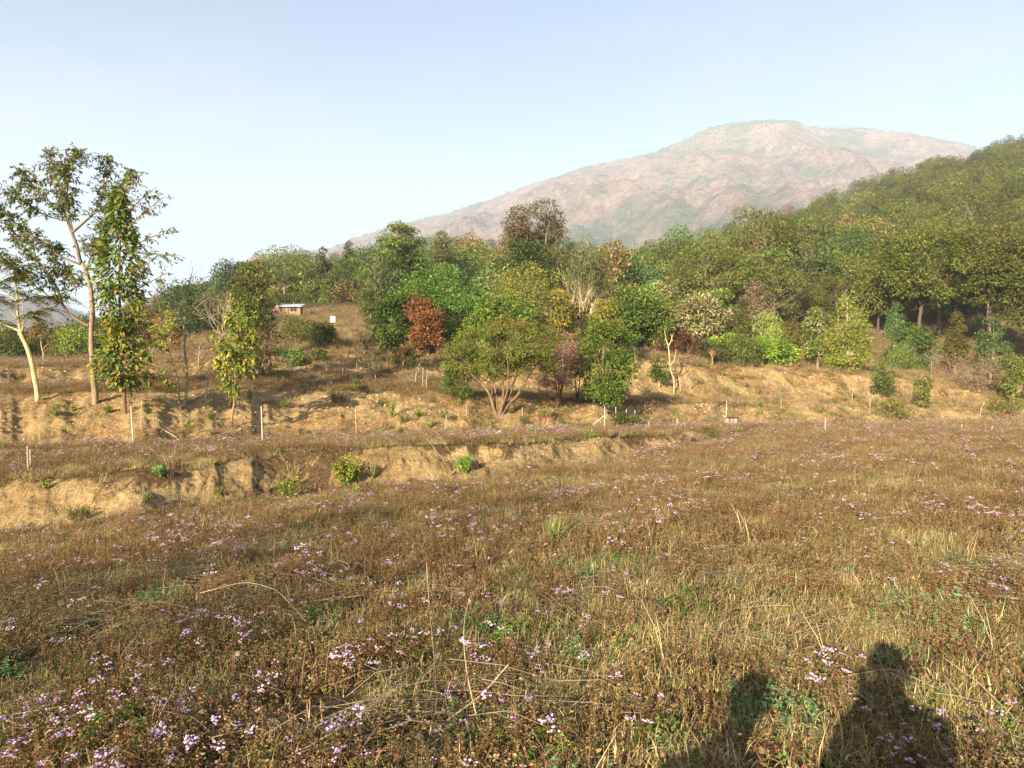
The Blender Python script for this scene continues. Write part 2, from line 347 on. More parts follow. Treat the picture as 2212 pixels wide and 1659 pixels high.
# mountain and far valley hills
RX = np.array([-900, -400, -150, 0, 60, 120, 230, 330, 500, 522, 538, 550, 612, 700, 790, 850, 950, 1050, 1150, 1250, 1350, 1420, 1480, 1520, 1580, 1660, 1700, 1760, 1850, 1950, 2050, 2130, 2300, 2600, 3200], float)
RY = np.array([560, 600, 628, 645, 634, 650, 700, 705, 700, 620, 575, 553, 548, 545, 512, 492, 471, 439, 406, 372, 350, 334, 310, 288, 277, 272, 275, 287, 287, 298, 316, 335, 380, 420, 470], float)
xa = np.linspace(-1.30, 1.35, 620); ta = np.linspace(0, 1.12, 150)
XA, TA = np.meshgrid(xa, ta, indexing='ij'); xc = CX + F * XA
dr = 2450 - 700 * sstep(-400, 500, -xc + 500) + 120 * noise(XA * 4, XA * 0 + 3)
dep = 640 + (dr - 640) * TA
zr = -(np.interp(xc, RX, RY) - HZ) / F * dr
base = -30.0; pr = np.where(TA < 1, TA ** 1.25, 1 - (TA - 1) * 1.5)
MX, MY = XA * dep, dep
rid = 1 - np.abs(noise(MX / 330 + .35 * noise(MX / 150, MY / 150), MY / 900)) * 2.2
amp = np.clip(zr, 20, 600) * np.sin(np.clip(TA, 0, 1) * PI) ** .8
MZ = base + (zr - base) * pr + amp * (.17 * rid - .09 + .15 * fbm(MX / 260, MY / 260, 6, 2.1, .56)) + 5 * fbm(MX / 60, MY / 60, 3) * np.clip(TA * 3, 0, 1)
gul = np.clip(.5 + .55 * (-rid + .6) * .5 + .28 * (.55 - TA), 0, 1)
n1, n2 = MX.shape; i = np.arange(n1 - 1)[:, None] * n2; j = np.arange(n2 - 1)[None, :]
q = np.stack([i + j, i + j + 1, i + n2 + j + 1, i + n2 + j], -1).reshape(-1, 4)[:, ::-1]
mcols = np.stack([gul] * 3, -1).reshape(-1, 3)
tag(link('mountain', npmesh('mountain', np.stack([MX, MY, MZ], -1).reshape(-1, 3), q, mcols, True), M_MOUNT), 'long bare pinkish brown mountain rising through haze behind the woods', None, None, 'structure')

# the plain between and beyond, out to the horizon
vr = np.geomspace(560, 3200, 12); vt = np.linspace(0, 2 * PI, 73)
VR, VT = np.meshgrid(vr, vt, indexing='ij')
vz = np.full_like(VR, -62.0)
n1, n2 = VR.shape; i = np.arange(n1 - 1)[:, None] * n2; j = np.arange(n2 - 1)[None, :]
q = np.stack([i + j, i + n2 + j, i + n2 + j + 1, i + j + 1], -1).reshape(-1, 4)
tag(link('valley_floor', npmesh('valley_floor', np.stack([VR * np.cos(VT), VR * np.sin(VT), vz], -1).reshape(-1, 3), q, np.stack([VR * 0 + .5] * 3, -1).reshape(-1, 3), True), M_MOUNT), kind='structure')

# haze
def haze():
    V = [(-3300, -3300, -140), (3300, -3300, -140), (3300, 3300, -140), (-3300, 3300, -140), (-3300, -3300, 760), (3300, -3300, 760), (3300, 3300, 760), (-3300, 3300, 760)]
    me = npmesh('haze', V, np.array([[0, 3, 2, 1], [4, 5, 6, 7], [0, 1, 5, 4], [1, 2, 6, 5], [2, 3, 7, 6], [3, 0, 4, 7]]))
    m, t = newmat('haze'); pv = node(t, 'ShaderNodeVolumePrincipled'); pv.inputs['Color'].default_value = (.68, .80, 1, 1)
    pv.inputs['Density'].default_value = HAZE_D; pv.inputs['Anisotropy'].default_value = .0
    o = node(t, 'ShaderNodeOutputMaterial'); t.links.new(pv.outputs[0], o.inputs['Volume'])
    return tag(link('haze', me, m), 'pale even air haze over the valley', None, None, 'stuff')
HAZE_D = 0.00023
haze()
# ------------------------------------------------------------------ plants: builders
def cpick(rs, n, pal, jit=.18):
    """n colours out of a palette [(weight, (r, g, b)), ...] with a little spread"""
    wts = np.array([p[0] for p in pal], float); c = np.array([p[1] for p in pal])[rs.choice(len(pal), n, p=wts / wts.sum())]
    return np.clip(c * (1 + rs.uniform(-jit, jit, (n, 1))) * (1 + rs.uniform(-jit * .4, jit * .4, (n, 3))), 0, 1)
def unit(rs, n):
    v = rs.normal(size=(n, 3)); return v / np.linalg.norm(v, axis=1)[:, None]
G = dict(
 mango=[(5, (.085, .165, .022)), (3, (.12, .215, .028)), (2, (.05, .095, .02)), (1, (.18, .25, .04))],
 dark=[(5, (.06, .10, .020)), (3, (.085, .14, .025)), (2, (.13, .165, .03))],
 olive=[(5, (.105, .125, .030)), (3, (.16, .16, .035)), (2, (.06, .08, .025)), (1, (.24, .19, .05))],
 yellowgreen=[(5, (.19, .24, .030)), (3, (.28, .30, .035)), (2, (.10, .16, .025)), (1, (.36, .28, .03))],
 lime=[(5, (.22, .36, .03)), (3, (.33, .45, .04)), (2, (.12, .22, .03))],
 yellow=[(2, (.34, .27, .035)), (1.2, (.44, .34, .06)), (4.5, (.17, .20, .035)), (.8, (.32, .17, .05))],
 red=[(5, (.30, .095, .045)), (3, (.38, .16, .07)), (2, (.18, .06, .03)), (.8, (.14, .14, .03))],
 maroon=[(5, (.17, .050, .035)), (2, (.26, .08, .04)), (1, (.09, .06, .03))],
 brown=[(5, (.33, .19, .13)), (3, (.44, .27, .18)), (2, (.20, .12, .07)), (.6, (.12, .13, .04))],
 pale=[(4, (.34, .31, .13)), (3, (.20, .22, .07)), (2, (.46, .38, .22)), (2, (.12, .15, .05))],
 feather=[(5, (.14, .20, .035)), (3, (.20, .26, .05)), (2, (.08, .12, .03)), (1, (.28, .26, .06))],
 bluegreen=[(5, (.085, .145, .04)), (3, (.12, .185, .05)), (1, (.18, .20, .06))],
 russet=[(4, (.26, .15, .06)), (3, (.16, .14, .05)), (2, (.34, .17, .08)), (1, (.09, .10, .04))],
 sal=[(5, (.115, .132, .022)), (3, (.16, .168, .026)), (2, (.055, .07, .018)), (.5, (.24, .18, .035))],
 leafy=[(5, (.12, .20, .025)), (3, (.20, .26, .03)), (2, (.06, .11, .02)), (1, (.30, .27, .04)), (.15, (.36, .20, .05))])
BK_GREY, BK_BROWN, BK_PALE, BK_DARK = (.22, .18, .13), (.20, .125, .07), (.46, .38, .26), (.09, .065, .045)

def profile(style, t):
    """crown half-width (0..1) at height t of the crown"""
    if style == 'cone': return (1 - t) ** .8 * (1 - np.exp(-9 * t)) * 1.02 + .03
    if style == 'column': return np.clip(np.sin(PI * np.clip(t * .93 + .05, 0, 1)) ** .35, .1, 1)
    if style == 'umbrella': return np.sqrt(np.clip(1 - (t - .12) ** 2 / .80, 0, 1)) * (.55 + .45 * np.clip(t * 3.2, 0, 1)) * np.clip(1.15 - .18 * t, 0, 1)
    if style == 'vase': return (.25 + .8 * t) * np.sqrt(np.clip(1 - (t - .3) ** 4 * 3.6, 0, 1))
    return np.sqrt(np.clip(1 - (2 * t - 1) ** 2, 0, 1)) ** .85          # round

def crown_points(rs, style, n, rmin=.45):
    t = rs.uniform(.02, .98, n * 3); wgt = profile(style, t); keep = rs.uniform(0, 1, n * 3) < np.clip(wgt, .12, 1); t = t[keep][:n]; n = len(t)
    r = profile(style, t) * np.sqrt(rs.uniform(rmin ** 2, 1, n)); a = rs.uniform(0, 2 * PI, n)
    return np.stack([r * np.cos(a), r * np.sin(a), t], -1)

def tree_meshes(seed, h, wd, crown0=.3, style='round', pal='olive', leaf=.14, nleaf=6000, nclump=70, clr=.20, bark=BK_GREY, stems=1, mode='clump',
                rtrunk=None, lean=(0, 0), aspect=.45, sub=None, barkshow=1.0, gap=0.0, depthk=1.0, updir=.55, lean2=0):
    """trunk + crown meshes of a tree h high and wd wide, base at the origin"""
    rs = RS(seed); P = crown_points(rs, style, nclump); P[:, 2] = (crown0 + (1 - crown0) * P[:, 2]) * h
    lob = 1 + .28 * noise(np.cos(np.arctan2(P[:, 1], P[:, 0])) * 2.3 + seed * .37, np.sin(np.arctan2(P[:, 1], P[:, 0])) * 2.3 + P[:, 2] / h * 2)
    rad = wd / 2 * (1 - clr * .4); P[:, 0] *= rad * lob; P[:, 1] *= rad * lob * depthk
    P[:, 0] += lean[0] * P[:, 2] / h; P[:, 1] += lean[1] * P[:, 2] / h
    rt = rtrunk or .018 * h + .02
    tr = MB(); tops = []
    for k in range(stems):
        a = rs.uniform(0, 2 * PI) if stems > 1 else 0; ht = h * (crown0 + (1 - crown0) * (.62 if style in ('umbrella', 'vase', 'round') else .93))
        sp = wd * .22 if stems > 1 else 0; m = 9; tt = np.linspace(0, 1, m)
        wob = np.cumsum(rs.normal(0, .018 * h, (m, 2)), 0) * tt[:, None]
        x = lean[0] * tt * ht / h + math.cos(a) * sp * tt ** 1.2 + wob[:, 0]; y = lean[1] * tt * ht / h + math.sin(a) * sp * tt ** 1.2 + wob[:, 1]
        L = np.stack([x, y, tt * ht - .12], -1); r = rt * (1 - .78 * tt) * (1 if stems == 1 else .62); r[0] *= 1.35
        tr.tube(L, r, np.array(bark) * rs.uniform(.85, 1.15), 7); tops.append((L, r))
    for p in P[:: max(1, int(len(P) / 70))]:
        L, r = tops[rs.randint(len(tops))]
        if stems > 1: L, r = min(tops, key=lambda q: np.min(np.linalg.norm(q[0][:, :2] - p[:2], axis=1)) + rs.uniform(0, .1 * wd))
        zt = p[2] - np.linalg.norm(p[:2] - L[-1, :2]) * rs.uniform(.5, 1.0); i = int(np.clip(np.searchsorted(L[:, 2], max(zt, crown0 * h * .75)), 1, len(L) - 1))
        a = L[i]; mid = (a + p) / 2 + rs.normal(0, .03 * h, 3) + [0, 0, .04 * h]
        tt = np.linspace(0, 1, 6)[:, None]; B = a * (1 - tt) ** 2 + 2 * mid * tt * (1 - tt) + p * tt ** 2
        tr.tube(B, np.linspace(r[i] * .55, .008 + .001 * h, 6), np.array(bark) * rs.uniform(.8, 1.2), 4)
    cr = MB(); nc = len(P); wcl = rs.uniform(.55, 1.35, nc); nl = (nleaf * wcl / wcl.sum()).astype(int)
    tint = cpick(rs, nc, [(1, (1, 1, 1))], .22) * (1 + .12 * rs.normal(size=(nc, 1)))
    if gap: nl = np.where(rs.uniform(0, 1, nc) < gap, nl // 6, nl)
    ctr = np.array([lean[0] * .6, lean[1] * .6, (crown0 + (1 - crown0) * .35) * h])
    for k in range(nc):
        n = nl[k]
        if n < 1: continue
        rc = clr * wd * .5 * wcl[k] ** .5 * 1.25
        out = P[k] - ctr; out /= np.linalg.norm(out) + 1e-6
        u = unit(rs, n); rr_ = rs.uniform(.35, 1, n)[:, None] ** .6
        if mode == 'clump':
            off = u * rr_ * rc; off[:, 2] *= aspect * 1.5
            D = u * .7 + out * .35 + rs.normal(0, .45, (n, 3)); D[:, 2] -= .15; N = out * .5 + u * .5 + [0, 0, updir] + rs.normal(0, .35, (n, 3))
        elif mode == 'layer':                              # flat spreading sprays
            off = u * rr_ * rc * 1.15; off[:, 2] = off[:, 2] * aspect * .5 - .28 * (off[:, 0] ** 2 + off[:, 1] ** 2) / rc
            D = np.stack([u[:, 0], u[:, 1], -.25 + 0 * u[:, 0]], -1) + rs.normal(0, .3, (n, 3)); N = np.array([0, 0, 1.]) + rs.normal(0, .35, (n, 3))
        else:                                              # hanging
            off = u * rr_ * rc; off[:, 2] = off[:, 2] * 1.5 - .5 * rc
            D = u * .3 + [0, 0, -1.] + rs.normal(0, .25, (n, 3)); N = out + u * .6 + rs.normal(0, .4, (n, 3))
        c = cpick(rs, n, G[pal]) * tint[k]
        if sub and rs.uniform() < sub[0]: c = cpick(rs, n, G[sub[1]]) * tint[k]
        Ls = leaf * rs.uniform(.45, 1.5, n)
        cr.leaves(P[k] + off, D, N, Ls, Ls * (.55 if mode != 'hang' else .3), np.clip(c, 0, 1), .15, .12)
    return tr, cr

def put_tree(name, label, cat, group, base, parts, rz=0.0, sc=1.0, mats=None):
    e = empty(name, base, rz); e.scale = (sc,) * 3; tag(e, label, cat, group)
    for pn, me, mt in parts:
        link(pn, me, mt, e)
    return e
def px_tree(name, label, x, d, y0, y1, wpx, seed, cat='tree', group=None, base=None, tname='trunk', **kw):
    """tree on bearing x at depth d whose top stands at sight line y0; wpx = width in photo pixels"""
    b = base if base is not None else at(x, d); d = b.y
    top = -(y0 - HZ) / F * d; h = top - b.z; cb = -(y1 - HZ) / F * d; kw.setdefault('crown0', float(np.clip((cb - b.z) / h, 0.02, .9)))
    tr, cr = tree_meshes(seed, h, wpx * d / F, **kw)
    return put_tree(name, label, cat, group, b, [(tname, tr.mesh('trunk', True), M_BARK), ('crown', cr.mesh('crown'), M_LEAF)])

def bare_branches(rs, mb, P0, D0, L, r, lev, col, spread=.55, tips=None, up=.25, k=5):
    n = 5; pts = [np.array(P0, float)]; d = np.array(D0, float)
    for i in range(n):
        d = d + rs.normal(0, .12, 3) + [0, 0, up * .12]; d /= np.linalg.norm(d); pts.append(pts[-1] + d * L / n)
    pts = np.array(pts); mb.tube(pts, np.linspace(r, r * .5, n + 1), np.array(col) * rs.uniform(.85, 1.15), k if lev > 1 else 4)
    if lev == 0:
        if tips is not None: tips.append((pts[-1], d))
        return
    for j in range(rs.randint(3, 5)):
        t = rs.uniform(.35, 1); q = pts[int(t * n)]; dd = d + unit(rs, 1)[0] * spread * 1.5; dd[2] += up; dd /= np.linalg.norm(dd)
        bare_branches(rs, mb, q, dd, L * rs.uniform(.5, .8), r * .5, lev - 1, col, spread, tips, up, k)

# ------------------------------------------------------------------ scattered ground cover (nobody could count it)
def scatter(name, label, pts, rot, scale, idx, protos, parent=None):
    pc = bpy.data.collections.new(name + '_forms')
    for i, me in enumerate(protos):
        o = bpy.data.objects.new('%s_form_%02d' % (name, i), me); pc.objects.link(o)
    me = bpy.data.meshes.new(name); n = len(pts)
    me.vertices.add(n); me.vertices.foreach_set('co', np.asarray(pts, np.float32).ravel())
    a = me.attributes.new('rot', 'FLOAT_VECTOR', 'POINT'); a.data.foreach_set('vector', np.asarray(rot, np.float32).ravel())
    sc = np.asarray(scale, np.float32); sc = np.repeat(sc[:, None], 3, 1) if sc.ndim == 1 else sc
    a = me.attributes.new('scl', 'FLOAT_VECTOR', 'POINT'); a.data.foreach_set('vector', sc.ravel())
    a = me.attributes.new('pick', 'INT', 'POINT'); a.data.foreach_set('value', np.asarray(idx, np.int32))
    o = link(name, me); g = bpy.data.node_groups.new(name, 'GeometryNodeTree')
    g.interface.new_socket('Geometry', in_out='INPUT', socket_type='NodeSocketGeometry'); g.interface.new_socket('Geometry', in_out='OUTPUT', socket_type='NodeSocketGeometry')
    gi = g.nodes.new('NodeGroupInput'); go = g.nodes.new('NodeGroupOutput'); ip = g.nodes.new('GeometryNodeInstanceOnPoints')
    ci = g.nodes.new('GeometryNodeCollectionInfo'); ci.inputs['Collection'].default_value = pc; ci.inputs['Separate Children'].default_value = True; ci.inputs['Reset Children'].default_value = True
    def na(nm, ty): x = g.nodes.new('GeometryNodeInputNamedAttribute'); x.data_type = ty; x.inputs[0].default_value = nm; return x.outputs[0]
    er = g.nodes.new('FunctionNodeEulerToRotation'); g.links.new(na('rot', 'FLOAT_VECTOR'), er.inputs[0])
    mp = g.nodes.new('GeometryNodeMeshToPoints'); g.links.new(gi.outputs[0], mp.inputs[0])
    g.links.new(mp.outputs[0], ip.inputs['Points']); g.links.new(ci.outputs[0], ip.inputs['Instance']); ip.inputs['Pick Instance'].default_value = True
    g.links.new(na('pick', 'INT'), ip.inputs['Instance Index']); g.links.new(er.outputs[0], ip.inputs['Rotation']); g.links.new(na('scl', 'FLOAT_VECTOR'), ip.inputs['Scale'])
    g.links.new(ip.outputs[0], go.inputs[0])
    md = o.modifiers.new('scatter', 'NODES'); md.node_group = g
    tag(o, label, None, None, 'stuff'); return o

STRAW = [(4, (.34, .26, .125)), (2.5, (.46, .36, .19)), (3, (.21, .155, .075)), (3.8, (.20, .20, .06)), (.7, (.52, .43, .26))]
RUST = [(5, (.17, .10, .052)), (2.5, (.25, .155, .08)), (2.5, (.10, .062, .04)), (5.5, (.145, .155, .045)), (1.2, (.28, .16, .06)), (.4, (.32, .06, .04))]
HERB = [(4, (.10, .15, .035)), (3, (.15, .20, .05)), (1, (.07, .10, .035)), (.6, (.24, .22, .05))]
MUG = [(4, (.14, .23, .10)), (3, (.19, .29, .13)), (1, (.09, .15, .06))]
PINK = [(4, (.50, .36, .66)), (3, (.62, .46, .70)), (1.5, (.74, .62, .74)), (1.5, (.66, .42, .52)), (1.5, (.50, .34, .24))]
def blades(mb, rs, n, rad, h0, h1, pal, wd=.004, lean=.5, seg=2):
    a = rs.uniform(0, 2 * PI, n); r = rad * np.sqrt(rs.uniform(0, 1, n)); B = np.stack([r * np.cos(a), r * np.sin(a), 0 * r - .015], -1)
    b = rs.uniform(0, 2 * PI, n); h = rs.uniform(h0, h1, n); ln = lean * rs.uniform(.1, 1.3, n)
    dv = np.stack([np.cos(b) * ln, np.sin(b) * ln, np.ones(n)], -1); dv /= np.linalg.norm(dv, axis=1)[:, None]
    sd = np.stack([-np.sin(b + rs.uniform(-1, 1, n)), np.cos(b), 0 * b], -1) * (wd * rs.uniform(.6, 1.4, n))[:, None]
    M = B + dv * h[:, None] * .55; T = B + dv * h[:, None] + np.stack([np.cos(b) * ln, np.sin(b) * ln, -ln], -1) * h[:, None] * .35
    V = np.stack([B - sd, B + sd, M + sd * .8, M - sd * .8, T], 1).reshape(-1, 3); k = np.arange(n)[:, None] * 5
    t = np.concatenate([k + [0, 1, 2], k + [0, 2, 3], k + [3, 2, 4]]); mb.add(V, t, None, np.repeat(cpick(rs, n, pal, .25), 5, 0))
    return B, M, T
def f_dry(seed, tall=1.0):
    rs = RS(seed); mb = MB(); blades(mb, rs, 230, .26, .04, .13 * tall, STRAW, .003, 1.2); blades(mb, rs, 50, .26, .10, .21 * tall, STRAW, .002, .7)
    blades(mb, rs, 70, .26, .03, .10, [(1, (.11, .12, .035)), (1, (.16, .15, .05))], .004, .9)
    P = rs.uniform(-.26, .26, (60, 3)); P[:, 2] = rs.uniform(0, .05, 60); mb.leaves(P, unit(rs, 60) * [1, 1, .3], unit(rs, 60) + [0, 0, 1], .03, .016, cpick(rs, 60, RUST, .3)); return mb.mesh('dry_grass')
def stems_leaves(mb, rs, n, rad, h0, h1, pal, lf, per, stemcol=(.20, .09, .05)):
    tops = []
    for i in range(n):
        a = rs.uniform(0, 2 * PI); r = rad * math.sqrt(rs.uniform(0, 1)); B = np.array([r * math.cos(a), r * math.sin(a), -.02]); h = rs.uniform(h0, h1)
        d = np.array([rs.normal(0, .22), rs.normal(0, .22), 1]); T = B + d * h; M = (B + T) / 2 + rs.normal(0, .012, 3)
        sd = np.array([math.cos(a), math.sin(a), 0]) * .0022; c = np.array(stemcol) * rs.uniform(.6, 1.5)
        mb.add([B - sd, B + sd, M + sd, M - sd, T], [[0, 1, 2], [0, 2, 3], [3, 2, 4]], None, c)
        t = rs.uniform(.15, .98, per); Pl = B + (T - B) * t[:, None]; u = unit(rs, per); u[:, 2] = np.abs(u[:, 2]) * .6 - .25
        L = lf * rs.uniform(.5, 1.3, per) * (1.15 - .4 * t); mb.leaves(Pl, u, unit(rs, per) * .7 + [0, 0, 1], L, L * .6, cpick(rs, per, pal, .3), .3, .2); tops.append(T)
    return tops
def heads(mb, rs, T, k, s, pal):
    """a loose flat cluster of small fluffy flower heads"""
    u = rs.normal(0, 1, (k, 3)) * [s * 1.1, s * 1.1, s * .35] + T; c = cpick(rs, k, pal, .14)
    for p, cc in zip(u, c):
        r = s * rs.uniform(.5, .95); a0 = rs.uniform(0, 6); ang = a0 + np.arange(6) * PI / 3
        V = np.vstack([[p + [0, 0, r * .75]], p + np.stack([np.cos(ang) * r, np.sin(ang) * r, (np.arange(6) % 2) * r * .45], -1), [p - [0, 0, r * .7]]])
        j = np.arange(6); mb.add(V, np.concatenate([np.stack([0 * j, 1 + j, 1 + (j + 1) % 6], -1), np.stack([0 * j + 7, 1 + (j + 1) % 6, 1 + j], -1)]), None, cc)
SCRUB = [(4, (.32, .23, .13)), (3, (.24, .16, .09)), (2.5, (.19, .19, .065)), (3, (.44, .34, .20)), (1, (.11, .13, .04)), (.6, (.32, .12, .05))]
def f_weed(seed, fl=0, far=False, pal=None):
    rs = RS(seed); mb = MB(); tops = stems_leaves(mb, rs, 26, .24, .09, .27, pal or RUST, .024, 13)
    blades(mb, rs, 60, .26, .04, .14, STRAW, .003, .9)
    for T in tops[:7]: heads(mb, rs, T, 3, .008, [(1, (.30, .19, .10)), (1, (.42, .30, .19))])
    if fl:
        tp = stems_leaves(mb, rs, fl, .2, .16, .30, [(2, (.12, .14, .035)), (1, (.2, .1, .05))], .024, 9)
        for T in tp:
            for q in range(rs.randint(1, 4)): heads(mb, rs, T + rs.normal(0, 1, 3) * [.018, .018, .008], rs.randint(3, 6), .0105, PINK)
    return mb.mesh('weed')
def f_herb(seed, pal=HERB, h=.12, n=16, lf=.03, per=14):
    rs = RS(seed); mb = MB(); stems_leaves(mb, rs, n, .16, h * .4, h, pal, lf, per, (.12, .14, .05)); return mb.mesh('herb')
def f_litter(seed):
    rs = RS(seed); mb = MB(); n = 34; main = rs.uniform(0, PI)
    for i in range(n):
        a = main + rs.normal(0, .5); L = rs.uniform(.10, .5); c = rs.uniform(-.35, .35, 3); c[2] = rs.uniform(.01, .09)
        d = np.array([math.cos(a), math.sin(a), rs.normal(0, .08)]); q = np.cross(d, [0, 0, 1]) * rs.normal(0, .08 * L) + [0, 0, .06 * L]
        mb.tube([c - d * L / 2, c + q, c + d * L / 2], [.0022, .0018, .0008], np.array((.34, .28, .20)) * rs.uniform(.35, 1.3), 3, False)
    return mb.mesh('litter')
def f_straw(seed):
    rs = RS(seed); mb = MB()
    for i in range(rs.randint(2, 6)):
        h = rs.uniform(.25, .55); b = rs.uniform(-.1, .1, 3) * [1, 1, 0]; l = rs.normal(0, .22, 2) * h
        mb.tube([b, b + [l[0] * .4, l[1] * .4, h * .55], b + [l[0], l[1], h]], [.003, .0026, .0014], np.array((.50, .40, .24)) * rs.uniform(.6, 1.2), 3, False)
    return mb.mesh('straw')
def f_tuft(seed, pal, s=1.0):
    rs = RS(seed); mb = MB(); stems_leaves(mb, rs, 22, .22 * s, .12 * s, .42 * s, G[pal] if isinstance(pal, str) else pal, .055 * s, 15, (.16, .12, .06)); return mb.mesh('tuft')
def f_twigs(seed):
    rs = RS(seed); mb = MB()
    for i in range(9):
        a = rs.uniform(0, 2 * PI); bare_branches(rs, mb, rs.uniform(-.1, .1, 3) * [1, 1, 0], [math.cos(a) * .6, math.sin(a) * .6, 1], rs.uniform(.25, .5), .006, 1, (.25, .18, .12), .6)
    return mb.mesh('twigs')

def polar_sample(rs, n, d0, d1, half=.86, pw=1.0):
    """points in the view fan: pw=1 even per area, lower = denser close by"""
    d = (rs.uniform(0, 1, n) * (d1 ** (1 + pw) - d0 ** (1 + pw)) + d0 ** (1 + pw)) ** (1 / (1 + pw)); a = rs.uniform(-half, half, n); return a * d, d
def lay(X, Y, rs, tilt=.12):
    z, bank, p = field(X, Y); e = .15; gx = (H(X + e, Y) - z) / e; gy = (H(X, Y + e) - z) / e
    n = len(X); rot = np.stack([np.arctan(np.clip(gy, -1, 1)) * .6 + rs.normal(0, tilt, n), -np.arctan(np.clip(gx, -1, 1)) * .6 + rs.normal(0, tilt, n), rs.uniform(0, 2 * PI, n)], -1)
    return np.stack([X, Y, z], -1), rot, bank, p

STRAW[:] = [(a, tuple(min(.8, x * 1.14) for x in c)) for a, c in STRAW]; RUST[:] = [(a, tuple(x * 1.2 for x in c)) for a, c in RUST]
def mats(ms, m):
    for x in ms: x.materials.append(m)
    return ms
def ground_cover():
    rs = RS(11)
    dry = mats([f_dry(20 + i) for i in range(5)], M_HERB); weed = mats([f_weed(40 + i) for i in range(5)], M_HERB); flo = mats([f_weed(60 + i, 2 + i // 2) for i in range(5)], M_HERB)
    herb = mats([f_herb(80 + i) for i in range(3)] + [f_herb(90, MUG, .16, 14, .022, 22), f_herb(91, MUG, .14, 18, .02, 20), f_herb(92, [(1, (.15, .26, .04)), (1, (.10, .19, .03))], .13, 16, .03, 16)], M_HERB)
    lit = mats([f_litter(100 + i) for i in range(4)], M_HERB); stw = mats([f_straw(110 + i) for i in range(4)], M_HERB)
    # the near field
    X, Y = polar_sample(rs, 26000, 2.0, 46, .88, .6); P, rot, bank, p = lay(X, Y, rs)
    okf = (bank < .15)
    kn = fbm(X * .28 + 5, Y * .28, 3); kf = fbm(X * .55 + 60, Y * .5 + 9, 3)
    u = rs.uniform(0, 1, len(X)); isw = u < np.clip(.55 + .9 * kn + .12 * (Y > 6), .15, .92); isdry = ~isw
    fl = isw & (rs.uniform(0, 1, len(X)) < np.clip(.15 + .85 * kf + .40 * (X < .3) * (Y < 5.5) - .03 * (Y > 9), .03, .6)) ; wd = isw & ~fl
    tilt_sc = rs.uniform(.55, 1.05, len(X)) * np.clip(.92 + Y / 60, 1, 1.5)
    def go(nm, lb, mask, forms, scm=1.0):
        mask = mask & okf; n = int(mask.sum()); scatter(nm, lb, P[mask], rot[mask], tilt_sc[mask] * scm, rs.randint(0, len(forms), n), forms)
    go('dry_grass', 'short straw coloured dry grass covering the field', isdry, dry); go('brown_weeds', 'rust brown dried weeds covering the field', wd, weed)
    go('wildflowers', 'small lilac flower heads on brown stems all over the field', fl, flo)
    # extra litter, stalks, herbs
    X2, Y2 = polar_sample(rs, 620, 2.2, 30, .85, .5); P2, r2, b2, _ = lay(X2, Y2, rs, .05); m = (fbm(X2 * .4 + 3, Y2 * .4, 2) > -.08)
    scatter('dead_stalks', 'grey dead stalks lying flat among the weeds', P2[m], r2[m], rs.uniform(.7, 1.3, m.sum()), rs.randint(0, 4, m.sum()), lit)
    X2, Y2 = polar_sample(rs, 1500, 2.3, 42, .86, .6); P2, r2, b2, _ = lay(X2, Y2, rs, .08)
    scatter('dry_stems', 'upright pale dry grass stems standing in the field', P2, r2, rs.uniform(.35, .85, len(X2)), rs.randint(0, 4, len(X2)), stw)
    X2, Y2 = polar_sample(rs, 2600, 2.2, 42, .86, .5); P2, r2, b2, _ = lay(X2, Y2, rs, .1); k2 = fbm(X2 * .6 + 40, Y2 * .6 + 11, 3); m = (k2 > .02) & (b2 < .2)
    scatter('green_herbs', 'low green herbs and mugwort growing through the dry grass', P2[m], r2[m], rs.uniform(.6, 1.35, m.sum()), rs.randint(0, 6, m.sum()), herb)
    # banks and terraces further back
    tuf = mats([f_tuft(120, 'leafy'), f_tuft(121, 'olive'), f_tuft(122, 'mango'), f_tuft(123, 'yellowgreen')], M_LEAF); twg = mats([f_twigs(130 + i) for i in range(3)], M_BARK)
    dry2 = mats([f_dry(140 + i, 1.7) for i in range(3)], M_HERB)
    X3, Y3 = polar_sample(rs, 42000, 12, 100, .90, .95); P3, r3, b3, p3 = lay(X3, Y3, rs)
    bm = bare_mask(X3, Y3, b3, p3); u = rs.uniform(0, 1, len(X3)); beyond = p3 > np.interp(CX + F * X3 / Y3, XS, KD[:, 0]) - .4
    xcol = CX + F * X3 / Y3; d2 = np.interp(xcol, XS, KD[:, 1]); d3 = np.interp(xcol, XS, KD[:, 2]); strip = (p3 > d2 - .6) & (p3 < d3)
    keep = beyond & (u > np.clip(bm * 1.15 + .02 + .10 * (p3 > d3) + .25 * (b3 > .2) * (p3 < d2), 0, .92)); v = rs.uniform(0, 1, len(X3)); sc3 = rs.uniform(.45, 1.1, len(X3)) * np.clip(Y3 / 26, 1, 2.0)
    def go3(nm, lb, m, forms, k=1.0): scatter(nm, lb, P3[m], r3[m], sc3[m] * k, rs.randint(0, len(forms), m.sum()), forms)
    go3('bank_grass', 'dry straw grass on the terrace banks', keep & (v < .42) & ~(strip & (v > .25)), dry2)
    go3('terrace_flowers', 'band of lilac flowers along the terrace', keep & strip & (v >= .25) & (v < .68), flo)
    go3('terrace_weeds', 'rust brown weeds along the terrace', keep & strip & (v >= .68), weed)
    scb = mats([f_weed(170 + i, 0, False, SCRUB) for i in range(5)], M_HERB)
    go3('bank_weeds', 'brown dried weeds and twiggy growth on the banks', keep & ~strip & (v >= .42) & (v < .86), scb, 1.25)
    k3 = fbm(X3 * .25 + 90, Y3 * .25, 3)
    go3('bank_greenery', 'small leafy green growth dotted over the banks', keep & ~strip & (v >= .86) & (k3 > -.02) & (Y3 > 20) , tuf, .62)
    go3('bank_twigs', 'bare twiggy undergrowth on the banks', beyond & ~strip & (v >= .93), twg, .9)
    # crumbled soil: clods and small stones lying on the bank faces
    cl = []
